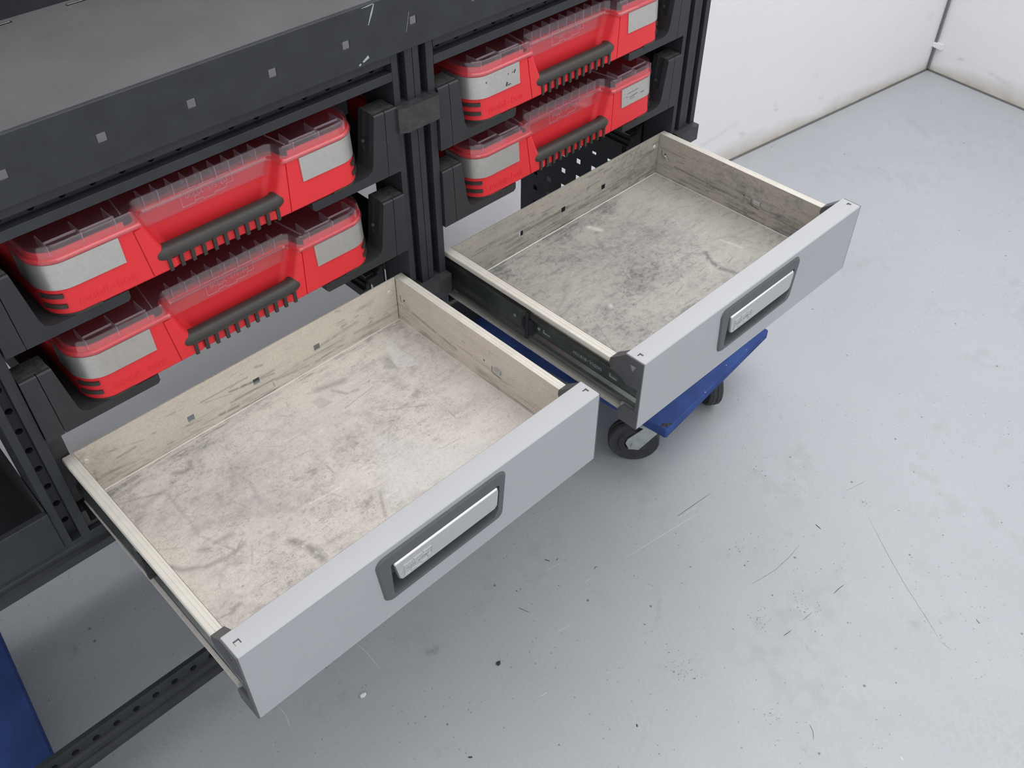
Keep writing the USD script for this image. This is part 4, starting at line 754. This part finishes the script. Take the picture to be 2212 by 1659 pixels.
        obj('stamped_word', lettering('MODUL-SYSTEM', .0050, .050, .0004, lambda v: np.column_stack([np.full(len(v), xw(.0034)) + s * v[:, 2], YF + .072 + (v[:, 0] if s < 0 else .05 - v[:, 0]), Zs - .0565 - v[:, 1] + .0025])), 'zinc', sl, smooth=False)
    return t
WALL_STREAKS={'A':[([(0.0451,0.6304),(0.0615,0.627)],0.00096,0.55),([(0.0644,0.6268),(0.0925,0.6184)],0.00072,0.45),([(0.0814,0.6006),(0.1019,0.5969)],0.00064,0.35),([(0.146,0.6031),(0.1645,0.5992)],0.00088,0.55),([(0.1662,0.5926),(0.1866,0.5896)],0.00064,0.35),([(0.1891,0.591),(0.2039,0.5896),(0.2175,0.588)],0.00144,0.75),([(0.2107,0.6181),(0.2274,0.6156),(0.2411,0.6142)],0.0012,0.75),([(0.2296,0.6157),(0.253,0.6115),(0.2757,0.6081)],0.00144,0.5),([(0.1739,0.6228),(0.1978,0.6176),(0.2138,0.6129)],0.0008,0.4),([(0.2768,0.5957),(0.3132,0.5905),(0.3463,0.5869)],0.00144,0.45),([(0.3501,0.6096),(0.3799,0.6125),(0.4153,0.6151)],0.002,0.4),([(0.3886,0.6204),(0.4073,0.6224)],0.00176,0.5),([(0.2526,0.634),(0.2626,0.6312)],0.00128,0.55),([(0.1157,0.5918),(0.1252,0.591)],0.00064,0.6),([(0.0306,0.6023),(0.0553,0.5972),(0.0847,0.5921)],0.0008,0.35),([(0.0266,0.6151),(0.0226,0.5891)],0.0012,0.4),([(0.0811,0.5864),(0.0981,0.5838)],0.00064,0.4),([(0.1486,0.5895),(0.1805,0.5821)],0.00056,0.4),([(0.418,0.6344),(0.4432,0.633)],0.0028,0.3),([(0.4079,0.5983),(0.4489,0.5954),(0.4752,0.5935)],0.002,0.4),([(0.272,0.5946),(0.2731,0.5864)],0.00064,0.8),([(0.1196,0.5736),(0.1681,0.5668),(0.2281,0.5597)],0.00048,0.5),([(0.2739,0.5584),(0.3409,0.5558)],0.00048,0.45),([(0.0459,0.5915),(0.0571,0.5905)],0.0012,0.35)],'B':[([(1.0391,0.6192),(1.0523,0.5893)],0.0032,0.3),([(0.9748,0.6426),(0.9987,0.6431),(1.0256,0.6396)],0.0032,0.35),([(0.9446,0.6493),(0.9744,0.6457)],0.0024,0.3),([(0.9045,0.6487),(0.9187,0.6485)],0.0008,0.7),([(0.8783,0.6483),(0.897,0.6483)],0.0008,0.6),([(0.8626,0.6486),(0.8764,0.6484)],0.00064,0.6),([(0.8347,0.6428),(0.84,0.6448)],0.00072,0.6),([(0.7991,0.6416),(0.8151,0.6408)],0.00096,0.5),([(0.7489,0.6331),(0.7644,0.6338)],0.0012,0.4),([(0.7616,0.6083),(0.7934,0.6094),(0.8259,0.6075)],0.0032,0.4),([(0.7936,0.6049),(0.8152,0.6036)],0.0008,0.6),([(0.8191,0.5988),(0.8448,0.6003),(0.8729,0.5993)],0.0024,0.4),([(0.8749,0.5984),(0.9014,0.5999),(0.9247,0.6001)],0.002,0.4),([(0.9408,0.596),(0.9807,0.5968),(1.0219,0.596)],0.0032,0.4),([(0.8489,0.6221),(0.8617,0.6237)],0.0008,0.55),([(0.7202,0.6224),(0.7475,0.6209),(0.7753,0.6193)],0.0024,0.35),([(0.9984,0.6166),(1.0268,0.6183)],0.0024,0.35),([(1.0174,0.5979),(1.034,0.5986)],0.0016,0.45)]}
BOTTOM = {'A': [], 'B': []}
BOTTOM['A'] = [('s',[(0.0271,0.2918),(0.0482,0.3105),(0.0687,0.3175),(0.0838,0.3143)],0.0035,(0.36,0.335,0.33),0.55,0.9,0.3),('s',[(0.0256,0.289),(0.0191,0.2575),(0.0211,0.223),(0.0344,0.2001),(0.0577,0.1853),(0.0818,0.1799),(0.1035,0.1833)],0.0028,(0.27,0.25,0.245),0.6,0.9,0.15),('s',[(0.0697,0.2417),(0.0938,0.2353),(0.1202,0.2226),(0.1486,0.2036),(0.1711,0.1884)],0.0045,(0.36,0.335,0.33),0.4,0.9,0.3),('s',[(0.158,0.2962),(0.1496,0.2757),(0.1368,0.2603)],0.003,(0.36,0.335,0.33),0.5,0.9,0.3),('s',[(0.1561,0.2789),(0.1597,0.2565),(0.155,0.2333),(0.1504,0.2197)],0.0025,(0.36,0.335,0.33),0.5,0.9,0.3),('s',[(0.1017,0.3329),(0.1111,0.3266),(0.1206,0.3278),(0.1242,0.3364)],0.0035,(0.27,0.25,0.245),0.7,0.8,0.1),('s',[(0.1443,0.1498),(0.153,0.133),(0.1555,0.112),(0.1555,0.1019)],0.004,(0.27,0.25,0.245),0.6,0.9,0.3),('s',[(0.0793,0.3163),(0.0769,0.2825),(0.0761,0.2525),(0.0735,0.2295)],0.002,(0.36,0.335,0.33),0.5,0.9,0.3),('s',[(0.0735,0.2295),(0.0882,0.1901),(0.097,0.1732)],0.0015,(0.36,0.335,0.33),0.4,0.9,0.3),('s',[(0.0633,0.2102),(0.071,0.2048),(0.0843,0.2062),(0.0997,0.2039)],0.0035,(0.27,0.25,0.245),0.55,0.9,0.3),('s',[(0.0609,0.1683),(0.0724,0.165),(0.0822,0.1674)],0.009,(0.36,0.335,0.33),0.5,1,0.8),('s',[(0.1214,0.2661),(0.1162,0.2531)],0.004,(0.36,0.335,0.33),0.5,1,0.5),('s',[(0.0529,0.2795),(0.0632,0.2782),(0.0653,0.2674)],0.008,(0.36,0.335,0.33),0.45,1,0.8),('s',[(0.1793,0.1915),(0.1939,0.1863),(0.1997,0.1988)],0.009,(0.36,0.335,0.33),0.45,1,0.8),('s',[(0.0428,0.1138),(0.0504,0.1175),(0.0566,0.1188)],0.002,(0.27,0.25,0.245),0.6,0.9,0.3),('s',[(0.0629,0.0997),(0.0692,0.0991)],0.003,(0.27,0.25,0.245),0.6,0.9,0.3),('s',[(0.0246,0.338),(0.0473,0.3293),(0.074,0.3169)],0.0012,(0.27,0.25,0.245),0.6,0.9,0.3),('s',[(0.0314,0.3723),(0.0473,0.3709),(0.0687,0.3689)],0.0014,(0.27,0.25,0.245),0.6,0.9,0.3),('a',[(0.0973,0.308),(0.185,0.3193),(0.2357,0.2449),(0.1881,0.1739),(0.1189,0.1851),(0.0665,0.2363)],(0.42,0.4,0.4),0.38,0.04,0.7),('a',[(0.3164,0.227),(0.3712,0.1376),(0.4406,0.1058),(0.3595,0.0852),(0.2399,0.1014),(0.2841,0.1732)],(0.6,0.615,0.63),0.55,0.02,0.25),('a',[(0.4418,0.353),(0.4489,0.346),(0.4457,0.3144),(0.4485,0.2756),(0.4395,0.2733),(0.4165,0.2891),(0.4255,0.3205)],(0.68,0.67,0.66),0.75,0.003,0.3),('a',[(0.4206,0.323),(0.4245,0.3124),(0.4194,0.2876),(0.4077,0.2934),(0.4002,0.3028)],(0.25,0.25,0.25),0.6,0.004,0.4),('s',[(0.3124,0.3328),(0.328,0.3261),(0.3495,0.32)],0.004,(0.27,0.25,0.245),0.55,0.9,0.2),('s',[(0.3265,0.317),(0.3378,0.2977),(0.3528,0.2935)],0.002,(0.27,0.25,0.245),0.5,0.9,0.3),('s',[(0.3997,0.2311),(0.4094,0.2362),(0.4148,0.2393)],0.004,(0.27,0.25,0.245),0.55,0.9,0.6),('s',[(0.3762,0.2335),(0.3812,0.2266)],0.005,(0.36,0.335,0.33),0.5,0.9,0.7),('a',[(0.294,0.3178),(0.3092,0.3214),(0.3169,0.2955),(0.2928,0.2988)],(0.4,0.38,0.38),0.55,0.003,0.4),('s',[(0.4378,0.371),(0.4764,0.3622)],0.012,(0.36,0.335,0.33),0.45,1,0.8),('s',[(0.4752,0.3537),(0.4747,0.3115),(0.4763,0.2732)],0.009,(0.36,0.335,0.33),0.35,1,0.8),('s',[(0.3477,0.3281),(0.3889,0.3227),(0.4224,0.3167)],0.006,(0.36,0.335,0.33),0.4,1,0.7),('s',[(0.3666,0.3356),(0.3891,0.3335)],0.003,(0.27,0.25,0.245),0.5,1,0.7),('s',[(0.2622,0.1333),(0.2446,0.1013)],0.002,(0.27,0.25,0.245),0.5,0.8,0.3),('s',[(0.2355,0.1278),(0.2509,0.1352)],0.002,(0.27,0.25,0.245),0.6,0.8,0.5),('s',[(0.1459,0.1463),(0.1545,0.1295),(0.1562,0.1034)],0.004,(0.27,0.25,0.245),0.5,0.9,0.3)]
BOTTOM['B'] = [('s',[(0.3588,0.1624),(0.3459,0.1435),(0.3434,0.1207),(0.3491,0.1013)],0.004,(0.12,0.12,0.12),0.75,0.8,0.5),('a',[(0.2205,0.1056),(0.2406,0.1011),(0.2547,0.0976),(0.2356,0.0858),(0.2035,0.0922)],(0.13,0.14,0.135),0.7,0.004,0.4),('s',[(0.1422,0.265),(0.1219,0.2426),(0.0872,0.2256),(0.0704,0.2221)],0.002,(0.26,0.265,0.265),0.5,0.9,0.3),('s',[(0.1125,0.2211),(0.0928,0.2151),(0.074,0.2161)],0.002,(0.26,0.265,0.265),0.6,0.9,0.3),('s',[(0.2372,0.2838),(0.2695,0.2698),(0.2913,0.2722)],0.016,(0.17,0.175,0.175),0.4,1,0.9),('s',[(0.1754,0.3098),(0.2135,0.2954),(0.2465,0.2922)],0.014,(0.17,0.175,0.175),0.4,1,0.9),('s',[(0.3417,0.2593),(0.3428,0.2279),(0.3641,0.2132)],0.018,(0.24,0.26,0.265),0.4,1,0.9),('s',[(0.2792,0.3387),(0.2871,0.3186)],0.004,(0.68,0.67,0.64),0.8,0.8,0.2),('s',[(0.4037,0.1686),(0.4113,0.1316)],0.0025,(0.6,0.6,0.57),0.7,0.8,0.3),('s',[(0.3343,0.1834),(0.3606,0.1577)],0.003,(0.26,0.265,0.265),0.6,0.9,0.3),('s',[(0.3474,0.1477),(0.3187,0.12)],0.0015,(0.52,0.51,0.48),0.6,0.9,0.3),('s',[(0.1256,0.1682),(0.1466,0.1777)],0.003,(0.26,0.265,0.265),0.5,0.9,0.3),('s',[(0.1537,0.1809),(0.1512,0.1772)],0.003,(0.65,0.65,0.62),0.7,0.9,0.3),('s',[(0.1933,0.1071),(0.2068,0.089)],0.01,(0.17,0.175,0.175),0.5,1,0.8),('s',[(0.2019,0.1646),(0.2319,0.1563)],0.012,(0.17,0.175,0.175),0.3,1,0.9),('s',[(0.3807,0.1791),(0.425,0.1659),(0.4342,0.1269)],0.002,(0.26,0.265,0.265),0.45,0.9,0.3),('s',[(0.2946,0.1165),(0.3306,0.1083),(0.3407,0.104)],0.012,(0.26,0.265,0.265),0.4,1,0.8),('s',[(0.2292,0.2653),(0.3389,0.2631),(0.4132,0.246)],0.03,(0.3,0.32,0.325),0.35,1,0.7),('s',[(0.117,0.277),(0.1823,0.2614)],0.03,(0.45,0.42,0.38),0.3,1,0.5)]
make_drawer(0.0, -0.3528, 'pulled-out drawer under the left bay, cream metal inside with pale dusty stains', 'A')
make_drawer(0.5748, -0.3577, 'pulled-out drawer under the right bay, metal inside darkly scratched and grimy', 'B')

# a bit of bent wire lying in the right drawer
ws = obj('wire_scrap', pipe([(0.6215, -0.0365, ZF + .0013), (0.6245, -0.044, ZF + .0012), (0.629, -0.0475, ZF + .0012), (0.6345, -0.0430, ZF + .0015)], .0008, 6), 'wire_brown', cat='wire')
ws.SetCustomDataByKey('label', 'short bent brown wire lying at the back left of the right drawer')

# ---------------------------------------------------------------- blue carpeted dollies under the base beam
def make_dolly(label, cx, cy, ang, w, d, casters):
    ca, sa = math.cos(ang), math.sin(ang)
    def P(v):
        v = np.asarray(v, float); return np.column_stack([cx + v[:, 0] * ca - v[:, 1] * sa, cy + v[:, 0] * sa + v[:, 1] * ca, v[:, 2]])
    t = thing('furniture_dolly', label, 'dolly', (cx, cy, FZ), 'blue dollies')
    zt = 0.1225; zb = 0.1020
    plan = sbox(-w / 2, -d / 2, w / 2, d / 2).buffer(-.005).buffer(.005, 6)
    mid = prism(plan, 'z', zb, zt - .003); v1 = tri(mid)
    topr = np.array(plan.buffer(-.0025).exterior.coords)[:-1]; r1 = np.array(plan.exterior.coords)[:-1]
    deck = hull(np.vstack([np.column_stack([r1, np.full(len(r1), z)]) for z in (zb, zt - .0025)] + [np.column_stack([topr, np.full(len(topr), zt)])]))
    v, f = tri(deck); obj('deck', (P(v), f), 'blue_felt', t, smooth=40, label='blue felt covered deck')
    if 'right' in label:
        rg = np.random.default_rng(3); bl = [hull(np.array([-w / 2 + .012, -d / 2 + .012, zt]) + rg.normal(0, 1, (8, 3)) * [.0045, .004, .0008]) for _ in range(4)]
        v, f = cat(*bl); obj('frayed_corner', (P(v), f), 'dusty_plastic', t, smooth=False, label='worn frayed corner')
    for px, py, tx, ty in casters:                                                # pivot and trail direction in the room
        pv = np.array([px, py]); tr_ = np.array([tx, ty]) / np.hypot(tx, ty); ax = np.array([-tr_[1], tr_[0]])
        ac = pv + tr_ * .018; zc = FZ + .0525
        A = lambda q, zz_: [ac[0] + ax[0] * q, ac[1] + ax[1] * q, zz_]
        c = obj('caster', cyl([*pv, zb - .001], [*pv, zb - .010], .022, .018, 20) + hull(np.vstack([tri(cyl([*pv, zb - .010], [*pv, zb - .013], .021, n=18))[0]])), 'zinc', t, label='zinc swivel caster')
        prof = [(-.0165, .0525 * .35), (-.0165, .030), (-.013, .0335), (-.0135, .044), (-.0145, .0495), (-.011, .0520), (-.0085, .0512), (-.0070, .0525), (-.0025, .0525), (-.0015, .0512), (.0015, .0512), (.0025, .0525), (.0070, .0525), (.0085, .0512), (.011, .0520), (.0145, .0495), (.0135, .044), (.013, .0335), (.0165, .030), (.0165, .0525 * .35)]
        n = 40; th_ = np.arange(n) * 2 * np.pi / n; V = []
        for q, r in prof:
            V.append(np.column_stack([ac[0] + ax[0] * q + tr_[0] * r * np.cos(th_), ac[1] + ax[1] * q + tr_[1] * r * np.cos(th_), zc + r * np.sin(th_)]))
        V = np.vstack(V); F = []
        m = len(prof)
        for i in range(m):
            for j in range(n):
                a_, b_ = i * n + j, i * n + (j + 1) % n; a2, b2 = ((i + 1) % m) * n + j, ((i + 1) % m) * n + (j + 1) % n
                F += [[a_, b_, b2], [a_, b2, a2]]
        F = np.array(F)
        if trimesh.Trimesh(V, F, process=False).volume < 0: F = F[:, ::-1]
        obj('wheel', (V, F), 'tyre', c, smooth=40, label='black rubber wheel')
        for s in (-1, 1):
            q0, q1 = sorted((s * .0180, s * .0205))
            pts = []
            for q in (q0, q1):
                for al, z in ((-.018, zc + .002), (-.011, zc - .013), (.009, zc - .013), (.017, zc + .004), (.014, zc + .016), (-.016, zb - .013), (-.052, zb - .013)):
                    pts.append([ac[0] + ax[0] * q + tr_[0] * al, ac[1] + ax[1] * q + tr_[1] * al, z])
            obj('fork_plate', hull(pts), 'zinc', c)
            obj('axle_nut', cyl(A(s * .0205, zc), A(s * .0245, zc), .0068, n=6), 'zinc', c)
        obj('fork_crown', hull([[ac[0] + ax[0] * q + tr_[0] * al, ac[1] + ax[1] * q + tr_[1] * al, z] for q in (-.0205, .0205) for al in (-.052, -.016) for z in (zb - .0135, zb - .011)]), 'zinc', c)
    return t
a5 = math.radians(5.2)
make_dolly('blue felt topped dolly with black casters under the right drawer', 0.9760 + .1925 * math.cos(a5) - .30 * math.sin(a5) - .008, -0.1600 + .1925 * math.sin(a5) + .30 * math.cos(a5), a5, 0.397, 0.60,
           [(0.9785, -0.0955, -.62, .70), (1.2220, -0.0720, -.55, -.83), (0.955, 0.40, .2, 1), (1.28, 0.43, .4, 1)])
make_dolly('blue felt topped dolly under the racking, left of the drawers', -0.3680, 0.160, math.radians(-6.4), 0.40, 0.56, [(-0.49, -0.10, .3, 1), (-0.27, -0.08, .2, 1), (-0.52, 0.33, .1, 1), (-0.26, 0.35, -.3, 1)])

# ---------------------------------------------------------------- crumbs on the floor
def crumb(name, label, x, y, r, seed, material):
    rg = np.random.default_rng(seed); p = rg.normal(0, 1, (16, 3)); p /= np.linalg.norm(p, axis=1, keepdims=True)
    p = p * [r, r * .7, r * .45]; p[:, 2] -= p[:, 2].min()
    o = obj(name, hull(p + [x, y, FZ]), material, smooth=False, cat='debris'); o.SetCustomDataByKey('label', label); return o
crumb('paint_chip', 'small off-white chip lying on the floor in front of the left drawer', 0.2339, -0.1204, 0.0062, 1, 'crumb_white')
crumb('dirt_lump', 'black lump of dirt on the floor below the left drawer handle', 0.4365, -0.2358, 0.0058, 2, 'crumb_dark')
